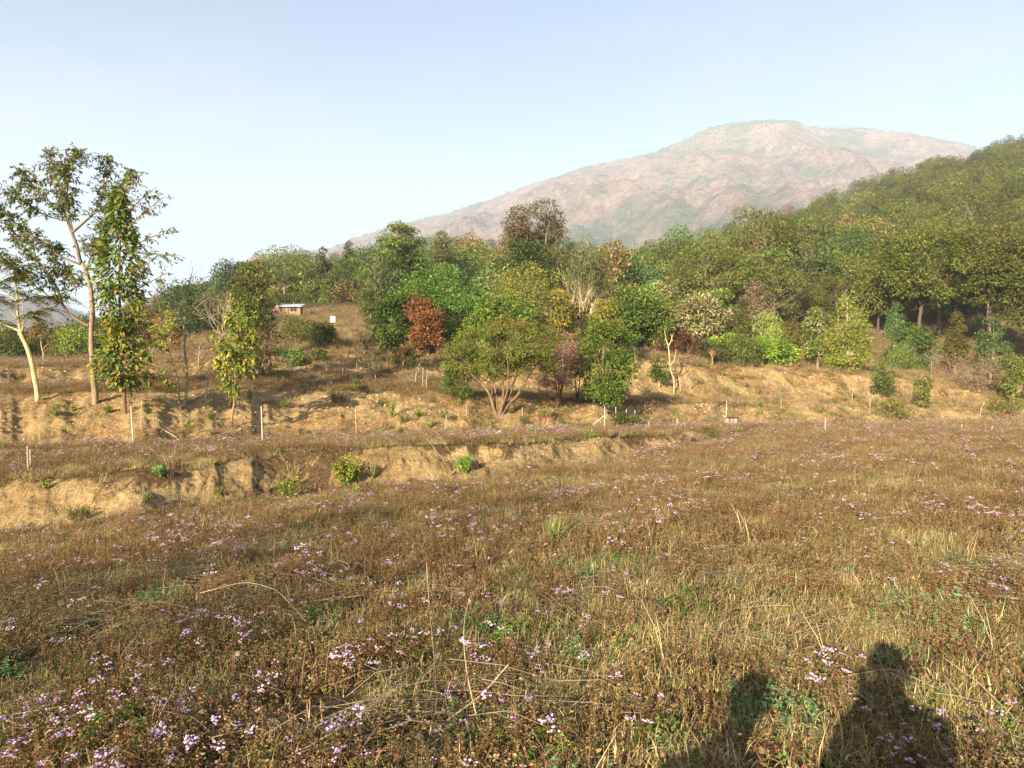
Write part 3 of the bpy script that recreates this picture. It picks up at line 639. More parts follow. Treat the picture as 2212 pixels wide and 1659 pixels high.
    for i in range(5):
        r_ = RS(190 + i); ph, tt = np.meshgrid(np.arange(7) * 2 * PI / 7, np.linspace(.25, PI - .25, 4), indexing='ij'); D = np.stack([np.sin(tt) * np.cos(ph), np.sin(tt) * np.sin(ph), np.cos(tt) * .65], -1) * r_.uniform(.65, 1.25, ph.shape)[..., None]
        a = np.arange(7)[:, None] * 4; a2 = (np.arange(7)[:, None] + 1) % 7 * 4; b = np.arange(3)[None, :]; me = npmesh('clod', D.reshape(-1, 3), np.stack([a + b, a + b + 1, a2 + b + 1, a2 + b], -1).reshape(-1, 4)[:, ::-1]); me.materials.append(M_CLOD); cl.append(me)
    X4, Y4 = polar_sample(rs, 60000, 12, 66, .88, .9); P4, r4, b4, p4 = lay(X4, Y4, rs, .8); m = (b4 > .25) & (rs.uniform(0, 1, len(X4)) < .55 + .8 * fbm(X4 * .7, Y4 * .7 + 33, 2))
    scatter('soil_clods', 'crumbled soil clods and small stones on the bank faces', P4[m], r4[m], (.010 + .042 * rs.uniform(0, 1, m.sum()) ** 4) * np.clip(Y4[m] / 20, .8, 2.2), rs.randint(0, 5, m.sum()), cl)
M_CLOD = flat_material('soil_clod', (.40, .28, .135), .95, 0, 3, .35)
ground_cover()
# ------------------------------------------------------------------ trees one can tell apart
def px3(x, y, d): return np.array([dir_at(x) * d, d, -(y - HZ) / F * d])
def limb(mb, rs, pts, d, r0, r1, col, wob=.5, dz=None, k=7):
    """a limb through sight-line points; it wanders in depth as well. Returns its smooth 3-D path"""
    P = np.array([px3(x, y, d) for x, y in pts]); L = np.linalg.norm(np.diff(P, axis=0), axis=1); s = np.concatenate([[0], np.cumsum(L)]); n = max(6, int(s[-1] / .22)); t = np.linspace(0, s[-1], n)
    Q = np.stack([np.interp(t, s, P[:, i]) for i in range(3)], -1)
    for _ in range(3): Q[1:-1] = .5 * Q[1:-1] + .25 * (Q[:-2] + Q[2:])
    dd = rs.normal(0, wob) if dz is None else dz
    Q[:, 1] += dd * (t / s[-1]) ** 1.2; Q += np.cumsum(rs.normal(0, .012, Q.shape), 0)
    mb.tube(Q, np.linspace(r0, r1, n), np.array(col) * rs.uniform(.9, 1.1), k); return Q
def sprays(cr, tw, rs, Q, n, L, leaf, pal, t0=.25, m=9, droop=.5, wd=.42, twcol=(.22, .17, .13), spread=1.0, pend=0):
    """leafy twigs growing off a limb"""
    N = len(Q)
    for k in range(n):
        t = rs.uniform(t0, 1) ** .8; i = min(N - 1, int(t * (N - 1))); d = Q[min(N - 1, i + 1)] - Q[max(0, i - 1)]; d = d / (np.linalg.norm(d) + 1e-6)
        u = d * .7 + unit(rs, 1)[0] * spread + [0, 0, .25]; u /= np.linalg.norm(u); LL = L * rs.uniform(.5, 1.3); s = np.linspace(0, 1, 6)[:, None]
        P = Q[i] + u * LL * s + np.array([0, 0, -1.]) * droop * LL * s ** 2
        tw.tube(P, np.linspace(.011, .004, 6), twcol, 3, False)
        tl = rs.uniform(.25, 1, m); B = np.stack([np.interp(tl, s[:, 0], P[:, j]) for j in range(3)], -1)
        D = u * .6 + unit(rs, m) * .8; D[:, 2] -= .55 + pend; ls = leaf * rs.uniform(.6, 1.3, m)
        cr.leaves(B, D, unit(rs, m) * .8 + [0, 0, .7], ls, ls * wd, cpick(rs, m, G[pal], .2), .12, .15)
def finish(name, label, cat, base, trunk, twigs, crown, group=None):
    e = empty(name, base); tag(e, label, cat, group)
    for nm, mb, mt in (('trunk', trunk, M_BARK), ('twigs', twigs, M_BARK), ('crown', crown, M_LEAF)):
        if mb is None or mb.n == 0: continue
        me = mb.mesh(nm, nm == 'trunk'); co = np.empty(len(me.vertices) * 3, np.float32); me.vertices.foreach_get('co', co); co = co.reshape(-1, 3) - np.array(base, np.float32); me.vertices.foreach_set('co', co.ravel())
        o = link(nm, me, mt, e)
        if nm == 'twigs': o['kind'] = 'stuff'
    return e
G['tall'] = [(4, (.15, .21, .028)), (3, (.24, .29, .035)), (2, (.15, .11, .06)), (1, (.08, .09, .03)), (1, (.28, .19, .05))]
G['ferny'] = [(4, (.10, .16, .035)), (2, (.16, .22, .04)), (1, (.26, .20, .03)), (.6, (.36, .24, .03))]
G['bigleaf'] = [(4, (.13, .21, .02)), (3, (.25, .28, .025)), (3, (.055, .10, .02)), (1.5, (.40, .30, .03)), (.12, (.45, .18, .03))]

def tall_tree():
    rs = RS(301); b = ground_px(201, 873); d = b.y; tr, tw, cr = MB(), MB(), MB(); bark = (.25, .185, .125); bk2 = (.17, .12, .09)
    main = limb(tr, rs, [(203, 878), (200, 799), (200, 722), (202, 641), (197, 603), (184, 570)], d, .12, .07, bark, .0, 0, 10)
    up = limb(tr, rs, [(184, 570), (177, 539), (166, 508), (143, 462), (133, 411), (115, 360), (102, 318)], d, .07, .012, bk2, .3, .4)
    LI = [([(166, 506), (184, 488), (205, 472), (230, 426), (223, 380), (232, 334)], .05, .5), ([(180, 572), (154, 562), (123, 539), (90, 513), (51, 475), (18, 447)], .05, -.6),
          ([(195, 704), (166, 691), (138, 663), (128, 619), (113, 603), (84, 570), (51, 539), (8, 480)], .06, .5), ([(134, 655), (102, 629), (64, 577), (40, 560)], .03, -.9),
          ([(143, 462), (110, 430), (75, 400), (42, 362)], .03, .5), ([(133, 411), (160, 380), (185, 352), (205, 340)], .03, -.4), ([(154, 480), (105, 470), (60, 420)], .03, -.8),
          ([(205, 472), (245, 440), (262, 400), (285, 362)], .03, .6), ([(190, 590), (215, 540), (235, 500), (250, 470)], .035, -.3), ([(171, 520), (200, 530), (225, 545)], .02, .6),
          ([(166, 508), (160, 440), (172, 390), (165, 360)], .03, -.5), ([(198, 620), (170, 610), (140, 600), (120, 575)], .025, .8), ([(201, 725), (222, 727), (243, 717), (264, 700), (290, 640)], .045, .7),
          ([(202, 650), (225, 640), (245, 610)], .02, .5), ([(113, 603), (120, 560), (110, 520)], .02, .6)]
    ks = [up]
    for pts, r, dz in LI: ks.append(limb(tr, rs, pts, d, r, .008, bk2, 0, dz, 6))
    for i, q in enumerate(ks):
        n = int(34 + 22 * np.linalg.norm(q[-1] - q[0])); n = int(n * (.55 if i == 13 else 1)); sprays(cr, tw, rs, q, n, .58, .14, 'tall', .22 if i else .25, 8, .45, .42, bk2, .9)
    sprays(cr, tw, rs, main, 12, .5, .12, 'yellowgreen', .45, 6, .6)
    finish('tall_tree', 'tall slender tree with open airy crown standing above the left bank against the sky', 'tree', b, tr, tw, cr)
def column_tree():
    rs = RS(302); b = ground_px(266, 898); d = b.y; tr, tw, cr = MB(), MB(), MB(); bark = (.20, .11, .065)
    q = limb(tr, rs, [(266, 901), (266, 799), (271, 722), (269, 619), (269, 513), (266, 437), (271, 404)], d, .075, .015, bark, 0, .2, 8)
    n = 6500; t = rs.uniform(.15, .985, n); i = (t * (len(q) - 1)).astype(int); wid = np.interp(t, [.14, .2, .28, .32, .4, .5, .6, .7, .8, .9, 1], [.4, .8, 1.1, .6, .48, .70, .85, .76, .60, .42, .12]) * (1 + .7 * noise(t * 19, t * 0 + 4))
    a = rs.uniform(0, 2 * PI, n); kp = fbm(np.cos(a) * 1.4 + t * 21, np.sin(a) * 1.4 + t * 5, 2) > -.12; t, i, wid, a = t[kp], i[kp], wid[kp], a[kp]; n = len(t); r = wid * np.sqrt(rs.uniform(.08, 1, n)); off = np.stack([np.cos(a) * r, np.sin(a) * r, rs.normal(0, .08, n)], -1)
    D = off / (np.linalg.norm(off, axis=1)[:, None] + .01) + unit(rs, n) * .6; D[:, 2] -= .5; ls = .19 * rs.uniform(.5, 1.3, n)
    low = (t < .5)[:, None]; c = np.where(low, cpick(rs, n, G['bigleaf'], .2), cpick(rs, n, G['leafy'], .2))
    cr.leaves(q[i] + off, D, unit(rs, n) * .6 + off * .8 + [0, -.2, .6], ls, ls * .55, c, .12, .15)
    for pts, dz in (([(271, 560), (310, 522), (350, 505), (390, 501)], .3), ([(271, 520), (320, 470), (352, 455), (378, 437)], -.4), ([(269, 480), (300, 440), (333, 401)], .6), ([(269, 600), (310, 582), (356, 562)], -.5),
                    ([(270, 650), (300, 622), (352, 586)], .3), ([(268, 545), (320, 545), (362, 545)], .8), ([(267, 470), (285, 420), (306, 385)], -.2), ([(268, 700), (300, 690), (335, 660)], -.6),
                    ([(267, 800), (235, 775), (215, 745)], .5), ([(267, 790), (310, 762), (350, 745)], -.3), ([(267, 812), (310, 815), (345, 820)], .4), ([(266, 800), (230, 800), (212, 790)], -.4)):
        l = limb(tr, rs, pts, d, .03, .008, bark, 0, dz, 5); hi = pts[-1][1] < 700
        sprays(cr, tw, rs, l, 17 if hi else 15, .55, .14 if hi else .19, 'tall' if hi else 'bigleaf', .2, 7, .4, .45 if hi else .6)
    finish('leafy_tree', 'young tree with a dense leafy column and large glossy yellowing leaves low down', 'tree', b, tr, tw, cr)
def ferny_tree():
    rs = RS(303); b = ground_px(79, 867); d = b.y; tr, tw, cr = MB(), MB(), MB(); bark = (.48, .40, .22)
    limb(tr, rs, [(79, 871), (81, 837), (74, 799), (67, 760), (55, 729), (49, 719)], d, .10, .07, bark, 0, 0, 9)
    L = [limb(tr, rs, p, d, r, .01, bark, 0, dz, 6) for p, r, dz in (([(49, 719), (42, 701), (41, 658), (38, 619), (30, 580), (12, 540)], .05, .3), ([(49, 719), (20, 705), (-20, 690), (-70, 650)], .04, .5),
         ([(49, 719), (61, 690), (62, 655)], .03, -.3), ([(40, 650), (0, 620), (-60, 590)], .03, .4), ([(38, 620), (60, 600), (80, 585)], .02, -.4), ([(41, 660), (80, 640), (120, 640)], .02, .5), ([(42, 690), (10, 640), (-40, 620)], .025, -.5), ([(44, 705), (85, 672), (104, 668)], .015, .2))]
    for i, q in enumerate(L):
        if i == 2: continue
        for k in range(30):                                   # long drooping fronds with paired leaflets
            j = rs.randint(len(q) // 3, len(q)); u = unit(rs, 1)[0]; u[2] = abs(u[2]) * .5 + .1; LL = rs.uniform(.5, .95); s = np.linspace(0, 1, 7)[:, None]; P = q[j] + u * LL * s - np.array([0, 0, 1.]) * LL * .6 * s ** 2
            tw.tube(P, np.linspace(.009, .003, 7), (.18, .16, .07), 3, False); m = 22; tl = np.repeat(np.linspace(.12, 1, m // 2), 2); B = np.stack([np.interp(tl, s[:, 0], P[:, jj]) for jj in range(3)], -1)
            sd = np.cross(u, [0, 0, 1.]); sd /= np.linalg.norm(sd) + 1e-6; D = sd * np.where(np.arange(m) % 2, 1, -1)[:, None] + u * .4 + rs.normal(0, .12, (m, 3)) - [0, 0, .25]
            cr.leaves(B, D, np.array([0, 0, 1.]) + rs.normal(0, .2, (m, 3)), .17, .045, cpick(rs, m, G['ferny'], .15), .1, .1)
    finish('ferny_tree', 'crooked pale trunked tree with drooping ferny fronds at the left edge', 'tree', b, tr, tw, cr)
def grey_tree():
    rs = RS(304); b = ground_px(391, 879); d = b.y; tr, tw, cr = MB(), MB(), MB(); bark = (.30, .26, .20)
    LI = [([(395, 879), (401, 824), (399, 747), (399, 704), (389, 676), (358, 632), (343, 618)], .06, .3), ([(399, 700), (415, 683), (435, 660), (460, 645)], .03, -.3), ([(392, 680), (394, 658), (410, 619), (416, 590)], .03, .2), ([(386, 872), (386, 816), (381, 783), (372, 740)], .04, -.4), ([(410, 690), (440, 690), (470, 672)], .015, .4), ([(370, 648), (350, 640), (330, 600)], .012, -.2), ([(399, 730), (420, 715), (436, 708)], .012, .4)]
    for p, r, dz in LI: q = limb(tr, rs, p, d, r, .008, bark, 0, dz, 6)
    for p, r, dz in LI[:3]:
        q = np.array([px3(x, y, d) for x, y in p]); 
        for k in range(4): bare_branches(rs, tr, q[rs.randint(2, len(q))], unit(rs, 1)[0] + [0, 0, .6], .9, .012, 1, bark, .6)
    finish('bare_tree', 'thin grey twin stemmed tree with bare forking branches on the left bank', 'tree', b, tr, tw, cr)
def yellow_sapling():
    rs = RS(305); b = ground_px(496, 920); d = b.y; tr, tw, cr = MB(), MB(), MB(); bark = (.30, .20, .13)
    q = limb(tr, rs, [(494, 922), (505, 850), (503, 809), (505, 770), (512, 700)], d, .05, .02, bark, 0, 0, 8)
    for pts, dz in (([(503, 800), (470, 785), (455, 775)], .3), ([(504, 790), (535, 770), (560, 768)], -.3), ([(505, 770), (480, 735), (470, 710)], -.4), ([(506, 760), (530, 730), (545, 715)], .4), ([(503, 812), (500, 830), (499, 838)], 0), ([(506, 750), (500, 700), (498, 672)], .2), ([(504, 780), (505, 750), (520, 740)], -.8), ([(504, 785), (520, 790), (540, 800)], .5)):
        l = limb(tr, rs, pts, d, .02, .008, bark, 0, dz, 5); sprays(cr, tw, rs, l, 32, .42, .17, 'bigleaf', .1, 8, .5, .42, (.25, .2, .08), 1.1, .2)
    finish('young_tree', 'young tree with a round cluster of long yellow green leaves on a thin stem', 'tree', b, tr, tw, cr)
def bare_pale(x, d, ytop, seed, label, lev=3, spread=.42, L0=None, name='bare_tree', r=.055, base=None, col=BK_PALE):
    rs = RS(seed); b = base if base is not None else at(x, d); h = -(ytop - HZ) / F * b.y - b.z; tr = MB()
    tr.tube([[0, 0, -.1], [.02, 0, h * .2], [0.03, .03, h * .42]], [r, r * .9, r * .75], np.array(col), 7)
    for k in range(6):
        a = k * 1.05 + rs.uniform(0, .6); bare_branches(rs, tr, [.03, .03, h * rs.uniform(.25, .42)], [math.cos(a) * spread, math.sin(a) * spread, 1], h * rs.uniform(.26, .34), r * .55, lev - 1, col, spread)
    e = empty(name, b); tag(e, label, 'tree'); link('trunk', tr.mesh('trunk', True), M_BARK, e)
def forked_stem():
    rs = RS(307); b = ground_px(1457, 850, 20); d = b.y; tr = MB(); bark = (.46, .37, .22)
    limb(tr, rs, [(1457, 853), (1456, 815), (1447, 795), (1445, 770), (1446, 751), (1443, 746)], d, .065, .045, bark, 0, 0, 8)
    for p in ([(1443, 746), (1438, 735), (1436, 714)], [(1443, 748), (1450, 736), (1453, 720)], [(1447, 792), (1457, 782), (1459, 770), (1460, 755)], [(1451, 737), (1450, 728), (1449, 722)], [(1445, 790), (1441, 782)]): limb(tr, rs, p, d, .045, .02, bark, 0, .1, 6)
    limb(tr, rs, [(1470, 846), (1470, 825), (1466, 808)], d, .03, .015, bark, 0, 0, 5)
    finish('forked_tree', 'cut back pale forked stem standing bare on the sandy bank', 'tree', b, tr, None, None)
tall_tree(); column_tree(); ferny_tree(); grey_tree(); yellow_sapling(); forked_stem()
bare_pale(482, 38, 598, 311, 'pale leafless tree with many upright twigs behind the yellow leaved young tree', 4, .38, r=.035)
bare_pale(1252, 50, 590, 312, 'leafless pale tree rising above yellow foliage in the middle of the thicket', 4, .32, r=.085)
bare_pale(1618, 140, 500, 313, 'dead white tree high on the wooded slope', 3, .6, r=.12)
bare_pale(2012, 62, 735, 314, 'dead spreading grey branches in front of the dark wood', 3, .9, r=.05, col=BK_GREY)
bare_pale(1881, 52, 826, 315, 'white leafless sapling on the right bank', 2, .4, r=.035, base=ground_px(1881, 893, 30))
bare_pale(1538, 52, 745, 316, 'small bare orange brown tree at the top of the sandy bank', 3, .5, r=.06, base=ground_px(1538, 790, 30), col=(.36, .20, .11))

def centre_tree():
    b = ground_px(1076, 903); d = b.y; rs = RS(320); tr, cr = MB(), MB(); bark = (.19, .125, .075)
    st = [([(1074, 905), (1066, 880), (1062, 860), (1055, 840), (1035, 822), (1018, 805)], .09, -.3), ([(1080, 905), (1092, 880), (1110, 862), (1125, 848), (1140, 815), (1158, 790)], .09, .4), ([(1076, 904), (1085, 870), (1088, 835), (1080, 800), (1072, 770)], .07, -.6),
          ([(1078, 904), (1098, 868), (1108, 835), (1122, 800), (1128, 770)], .07, .7), ([(1074, 904), (1075, 865), (1065, 830), (1058, 800), (1040, 770)], .06, .8), ([(1077, 904), (1088, 870), (1100, 838), (1100, 800), (1100, 765)], .06, -1.0),
          ([(1074, 900), (1062, 862), (1072, 838), (1090, 815)], .05, 1.0), ([(1062, 862), (1068, 840), (1062, 815), (1048, 790)], .04, -.8)]
    for p, r, dz in st: limb(tr, rs, p, d, r * 1.15, .02, bark, 0, dz, 7)
    tips = []
    for p, r, dz in st:
        q = px3(*p[-1], d) + [0, dz, 0]
        for k in range(4): bare_branches(rs, tr, q, unit(rs, 1)[0] * .8 + [0, 0, .5], rs.uniform(.6, 1.0), .02, 1, bark, .6)
    def lobe(cx, cy, wx, wy, n, pal, depthw, leaf=.085, dzz=0, rc=.42, ncl=None):
        c = px3(cx, cy, d) + [0, dzz, 0]; ax = np.array([wx * d / F / 2, depthw, wy * d / F / 2]); ncl = ncl or int(n / 170); u = unit(rs, ncl); P = c + u * ax * rs.uniform(.55, 1, (ncl, 1)) ** .5
        for p, uu in zip(P, u):
            m = int(170 * rs.uniform(.5, 1.4)); v = unit(rs, m); off = v * rs.uniform(.2, 1, (m, 1)) ** .5 * rc * [1, 1, .65]; D = v * .6 + uu * .4 + rs.normal(0, .5, (m, 3)) - [0, 0, .15]
            ls = leaf * rs.uniform(.6, 1.3, m); cr.leaves(p + off, D, uu * .5 + v * .4 + [0, 0, .5] + rs.normal(0, .3, (m, 3)), ls, ls * .55, cpick(rs, m, G[pal]) * rs.uniform(.75, 1.25), .15, .1)
    lobe(1095, 742, 250, 84, 14000, 'centre', 1.7); lobe(1060, 790, 130, 50, 4500, 'centre', 1.5, dzz=.5); lobe(1160, 785, 80, 55, 3600, 'centre', 1.2); lobe(1090, 785, 110, 45, 2600, 'centre', .9, dzz=-.9)
    lobe(998, 775, 80, 65, 4200, 'centre', 1.2, dzz=.3); lobe(992, 822, 62, 60, 3600, 'dark', 1.0, dzz=.5); lobe(1085, 705, 130, 26, 2200, 'rusty', 1.2)
    finish('shrub_tree', 'broad many stemmed tree with spreading dome crown on the bank in the middle', 'tree', b, tr, None, cr)
G['centre'] = [(5, (.125, .175, .022)), (3, (.19, .22, .03)), (2, (.07, .105, .02)), (1, (.26, .19, .04)), (.5, (.33, .13, .05))]
G['rusty'] = [(3, (.19, .20, .035)), (2, (.28, .19, .05)), (2, (.34, .16, .06)), (1, (.10, .12, .03))]
centre_tree()

def bank_tree(name, label, x, yb, y0, y1, wpx, seed, cat='tree', dmin=12, **kw):
    b = ground_px(x, yb, dmin); return px_tree(name, label, x, b.y, y0, y1, wpx, seed, cat, None, b, **kw)
bank_tree('dry_shrub', 'pinkish brown dried shrub between the two green crowns on the bank', 1207, 880, 724, 842, 128, 331, pal='brown', style='round', nleaf=9000, leaf=.075, stems=5, bark=BK_BROWN, clr=.22, nclump=80, updir=.3)
bank_tree('bushy_tree', 'bushy green and yellow tree right of the dried shrub above the fence', 1310, 893, 690, 866, 128, 332, pal='leafy', style='round', nleaf=13000, leaf=.13, bark=BK_BROWN, clr=.26, nclump=90, sub=(.14, 'yellowgreen'), stems=2)
bank_tree('slim_tree', 'small dark trunk tree half hidden behind the dried shrub', 1246, 868, 742, 812, 60, 333, pal='olive', nleaf=2500, leaf=.10, bark=BK_DARK, clr=.3, nclump=24, stems=2)
T = [ # name, label, x, depth, top, crown bottom, width, seed, options
 ('mango_tree', 'large dense bright green tree at the left of the central thicket', 955, 50, 588, 742, 215, 401, dict(pal='mango', nleaf=20000, leaf=.17, clr=.21, nclump=95, stems=2, bark=BK_DARK)),
 ('dark_tree', 'dark green rounded tree at the left foot of the thicket beside the red one', 852, 47, 636, 762, 100, 402, dict(pal='mango', nleaf=9000, leaf=.17, clr=.28, nclump=60, bark=BK_DARK)),
 ('green_tree', 'mid green tree with layered clumps above the spreading dome crowned one', 1085, 46, 640, 758, 150, 403, dict(pal='mango', sub=(.35, 'leafy'), nleaf=12000, leaf=.17, clr=.24, nclump=80, bark=BK_DARK)),
 ('olive_tree', 'rounded olive yellow tree at the top of the central thicket', 1135, 54, 580, 720, 150, 404, dict(pal='yellowgreen2', nleaf=14000, leaf=.13, clr=.30, nclump=80, bark=BK_GREY)),
 ('thicket_tree', 'dull green twiggy tree right of the olive yellow one', 1190, 50, 640, 740, 80, 405, dict(pal='olive', nleaf=6000, leaf=.14, clr=.26, nclump=50)),
 ('red_tree', 'tree with brick red dead leaves in front of the dark green thicket', 925, 42.5, 672, 770, 72, 406, dict(pal='red', nleaf=6500, leaf=.14, clr=.34, nclump=50, bark=BK_GREY)),
 ('red_tree', 'upper red leaved branches poking out of the bright green crown', 905, 45, 636, 690, 62, 407, dict(pal='red', nleaf=1900, leaf=.15, clr=.4, nclump=18, bark=BK_GREY)),
 ('tall_russet_tree', 'tallest tree of the skyline with airy reddish brown top', 1152, 84, 445, 545, 132, 408, dict(pal='rust2', nleaf=9000, leaf=.24, clr=.36, nclump=20, bark=BK_GREY, stems=2, style='round', rtrunk=.2)),
 ('dark_tree', 'dark green compact tree just below the tall reddish brown one', 1140, 79, 524, 610, 112, 409, dict(pal='dark', nleaf=8000, leaf=.26, clr=.3, nclump=50, bark=BK_DARK)),
 ('drooping_tree', 'tall soft olive tree with drooping branches right of the skyline gap', 1272, 70, 517, 628, 100, 410, dict(pal='feather2', nleaf=9000, leaf=.24, clr=.28, nclump=50, mode='hang', bark=BK_PALE)),
 ('yellow_tree', 'small tree with bright yellow compound leaves below the leafless pale tree', 1216, 47, 630, 725, 74, 411, dict(pal='yellow', nleaf=3000, leaf=.17, clr=.34, nclump=34)),
 ('yellow_tree', 'golden orange leaved tree just behind the bushy green and yellow one', 1302, 48, 655, 722, 82, 412, dict(pal='yellow', nleaf=3600, leaf=.16, clr=.34, nclump=34)),
 ('dark_tree', 'dense dark green tree at the right end of the central thicket over the shed', 1378, 56, 627, 742, 146, 413, dict(pal='dark', nleaf=15000, leaf=.20, clr=.27, nclump=90, bark=BK_DARK, sub=(.2, 'leafy'))),
 ('pale_tree', 'cream leaved tree peeping out behind the dense dark green one', 1430, 66, 613, 700, 60, 414, dict(pal='pale', nleaf=3500, leaf=.24, clr=.34, nclump=30)),
 ('pale_tree', 'rounded tree mottled cream and green above the maroon bush', 1514, 62, 642, 735, 108, 415, dict(pal='pale', nleaf=8000, leaf=.25, clr=.28, nclump=56)),
 ('cone_tree', 'narrow dark pointed tree left of the bamboo clump', 1602, 61, 636, 745, 48, 416, dict(pal='olive', style='cone', nleaf=4500, leaf=.17, clr=.3, nclump=50)),
 ('pale_tree', 'pinkish grey half bare tree behind the narrow pointed tree', 1628, 76, 617, 700, 74, 417, dict(pal='brown2', nleaf=3000, leaf=.22, clr=.34, nclump=34, bark=BK_PALE)),
 ('bamboo_clump', 'feathery light green bamboo clump at the foot of the wooded slope', 1655, 68, 678, 745, 84, 418, dict(pal='feather', nleaf=6500, leaf=.22, clr=.3, nclump=44, mode='hang', stems=6)),
 ('maroon_bush', 'dark maroon bush beside the forked pale stem', 1481, 56, 722, 770, 68, 419, dict(pal='maroon', nleaf=4500, leaf=.13, clr=.32, nclump=36, stems=3)),
 ('round_bush', 'grey green round bush on bare stems at the top of the sandy bank', 1540, 55.5, 728, 782, 82, 420, dict(pal='olive', nleaf=4500, leaf=.12, clr=.3, nclump=40, stems=3, bark=BK_BROWN)),
 ('round_bush', 'wide dull green bush next to the lime leaved one', 1596, 57, 724, 788, 92, 421, dict(pal='leafy2', nleaf=6000, leaf=.13, clr=.3, nclump=44, stems=4, bark=BK_BROWN)),
 ('lime_bush', 'small bush with bright lime leaves between two dull green bushes', 1561, 58.5, 722, 775, 56, 422, dict(pal='lime', nleaf=1600, leaf=.20, clr=.36, nclump=20, stems=2)),
 ('lime_bush', 'low bright green bush at the edge of the sandy bank', 1662, 59, 730, 795, 86, 423, dict(pal='leafy', sub=(.45, 'lime'), nleaf=5200, leaf=.16, clr=.3, nclump=40, stems=4)),
 ('lime_bush', 'lime and reddish bush at the right end of the bush row', 1702, 60, 750, 802, 54, 424, dict(pal='lime', sub=(.3, 'red'), nleaf=1800, leaf=.17, clr=.34, nclump=22, stems=3)),
 ('domed_bush', 'yellow olive domed thicket behind the row of bushes', 1712, 68, 703, 780, 112, 425, dict(pal='yellowgreen2', nleaf=8000, leaf=.17, clr=.28, nclump=50, stems=4)),
 ('climber_tree', 'tree wrapped in pale pinkish and green climbing leaves', 1766, 62, 664, 800, 66, 426, dict(pal='pale', sub=(.5, 'leafy'), style='column', nleaf=7000, leaf=.18, clr=.34, nclump=60)),
 ('feathery_tree', 'light green feathery pointed tree with a pale trunk right of the climbers', 1832, 60, 636, 795, 124, 427, dict(pal='lite', style='cone', nleaf=15000, leaf=.15, clr=.24, nclump=110, bark=BK_PALE, rtrunk=.15)),
 ('blue_green_tree', 'slim blue green tree standing before the dark wood', 1932, 74, 655, 735, 50, 428, dict(pal='bluegreen', style='cone', nleaf=4200, leaf=.2, clr=.32, nclump=44, bark=BK_PALE)),
 ('drooping_tree', 'drooping mid green tree with climbers left of the pointed golden tree', 1972, 67, 702, 808, 86, 429, dict(pal='bluegreen', sub=(.4, 'leafy'), nleaf=7500, leaf=.2, clr=.28, nclump=56)),
 ('domed_bush', 'low yellow green arching bush under the slim blue green tree', 1938, 64, 742, 808, 84, 430, dict(pal='feather', nleaf=5500, leaf=.17, clr=.3, nclump=40, mode='hang', stems=4)),
 ('cone_tree', 'pointed golden green tree before the dark wood', 2064, 70, 676, 785, 58, 431, dict(pal='yellowgreen2', style='cone', nleaf=6000, leaf=.18, clr=.28, nclump=60)),
 ('dry_thicket', 'large grey brown leafless thicket at the right end of the bank', 2098, 62, 770, 862, 160, 432, dict(pal='brown2', nleaf=6500, leaf=.10, clr=.3, nclump=60, stems=9, bark=(.33, .25, .17))),
 ('green_tree', 'bright green young tree with white stem at the right edge', 2192, 60, 756, 862, 74, 433, dict(pal='leafy', nleaf=5500, leaf=.17, clr=.3, nclump=44, bark=BK_PALE)),
 ('green_tree', 'bluish green tree with thin white stem right of the dry thicket', 2140, 76, 690, 800, 70, 434, dict(pal='bluegreen', nleaf=6000, leaf=.2, clr=.3, nclump=44, bark=BK_PALE)),
 ('oak_tree', 'big olive crowned tree at the edge of the right hand wood', 1985, 84, 500, 655, 185, 435, dict(pal='sal2', nleaf=17000, leaf=.28, clr=.20, nclump=80, bark=BK_DARK)),
 ('oak_tree', 'big golden olive crown at the far right edge of the wood', 2130, 82, 492, 650, 175, 436, dict(pal='sal2', sub=(.25, 'yellowgreen2'), nleaf=17000, leaf=.28, clr=.20, nclump=80, bark=BK_DARK)),
 ('oak_tree', 'broad dark crown overhanging the right edge above the young green tree', 2225, 78, 560, 705, 150, 437, dict(pal='sal', nleaf=14000, leaf=.26, clr=.26, nclump=80, bark=BK_DARK)),
 ('oak_tree', 'dark crowned tree overhanging the slim blue green tree', 1895, 90, 560, 672, 120, 438, dict(pal='sal', nleaf=9000, leaf=.3, clr=.27, nclump=60, bark=BK_DARK)),
 ('dense_tree', 'dense olive tree with golden tips behind the yellow leaved young tree', 545, 43, 566, 735, 96, 440, dict(pal='olive', sub=(.2, 'yellowgreen'), nleaf=9000, leaf=.15, clr=.28, nclump=70, style='column', bark=BK_DARK)),
 ('hanging_tree', 'brownish sparse leaved tree right of the yellow leaved young one', 563, 36, 690, 812, 96, 441, dict(pal='russet', sub=(.4, 'olive'), nleaf=3600, leaf=.12, clr=.28, nclump=46, bark=BK_GREY, stems=3, gap=.25)),
 ('green_tree', 'rounded blue green tree behind the thin grey twin stemmed tree', 402, 64, 603, 735, 112, 442, dict(pal='bluegreen', nleaf=8000, leaf=.2, clr=.28, nclump=60)),
 ('dry_tree', 'thin golden brown tree between the leafy column and the grey stems', 362, 47, 668, 790, 60, 443, dict(pal='russet', sub=(.4, 'yellowgreen'), nleaf=2600, leaf=.13, clr=.3, nclump=34, stems=3, bark=BK_PALE)),
 ('hill_tree', 'dark green tree on the left skyline beside the olive tree', 512, 92, 562, 660, 92, 444, dict(pal='dark', nleaf=7000, leaf=.26, clr=.3, nclump=50)),
 ('layered_tree', 'light green layered tree on the skyline left of the thicket', 868, 100, 482, 600, 100, 445, dict(pal='feather', nleaf=7500, leaf=.3, clr=.28, nclump=44, mode='layer', bark=BK_PALE)),
 ('pointed_tree', 'dark pointed tree on the skyline right of the layered tree', 958, 98, 500, 620, 62, 446, dict(pal='olive', style='cone', nleaf=6000, leaf=.26, clr=.3, nclump=50)),
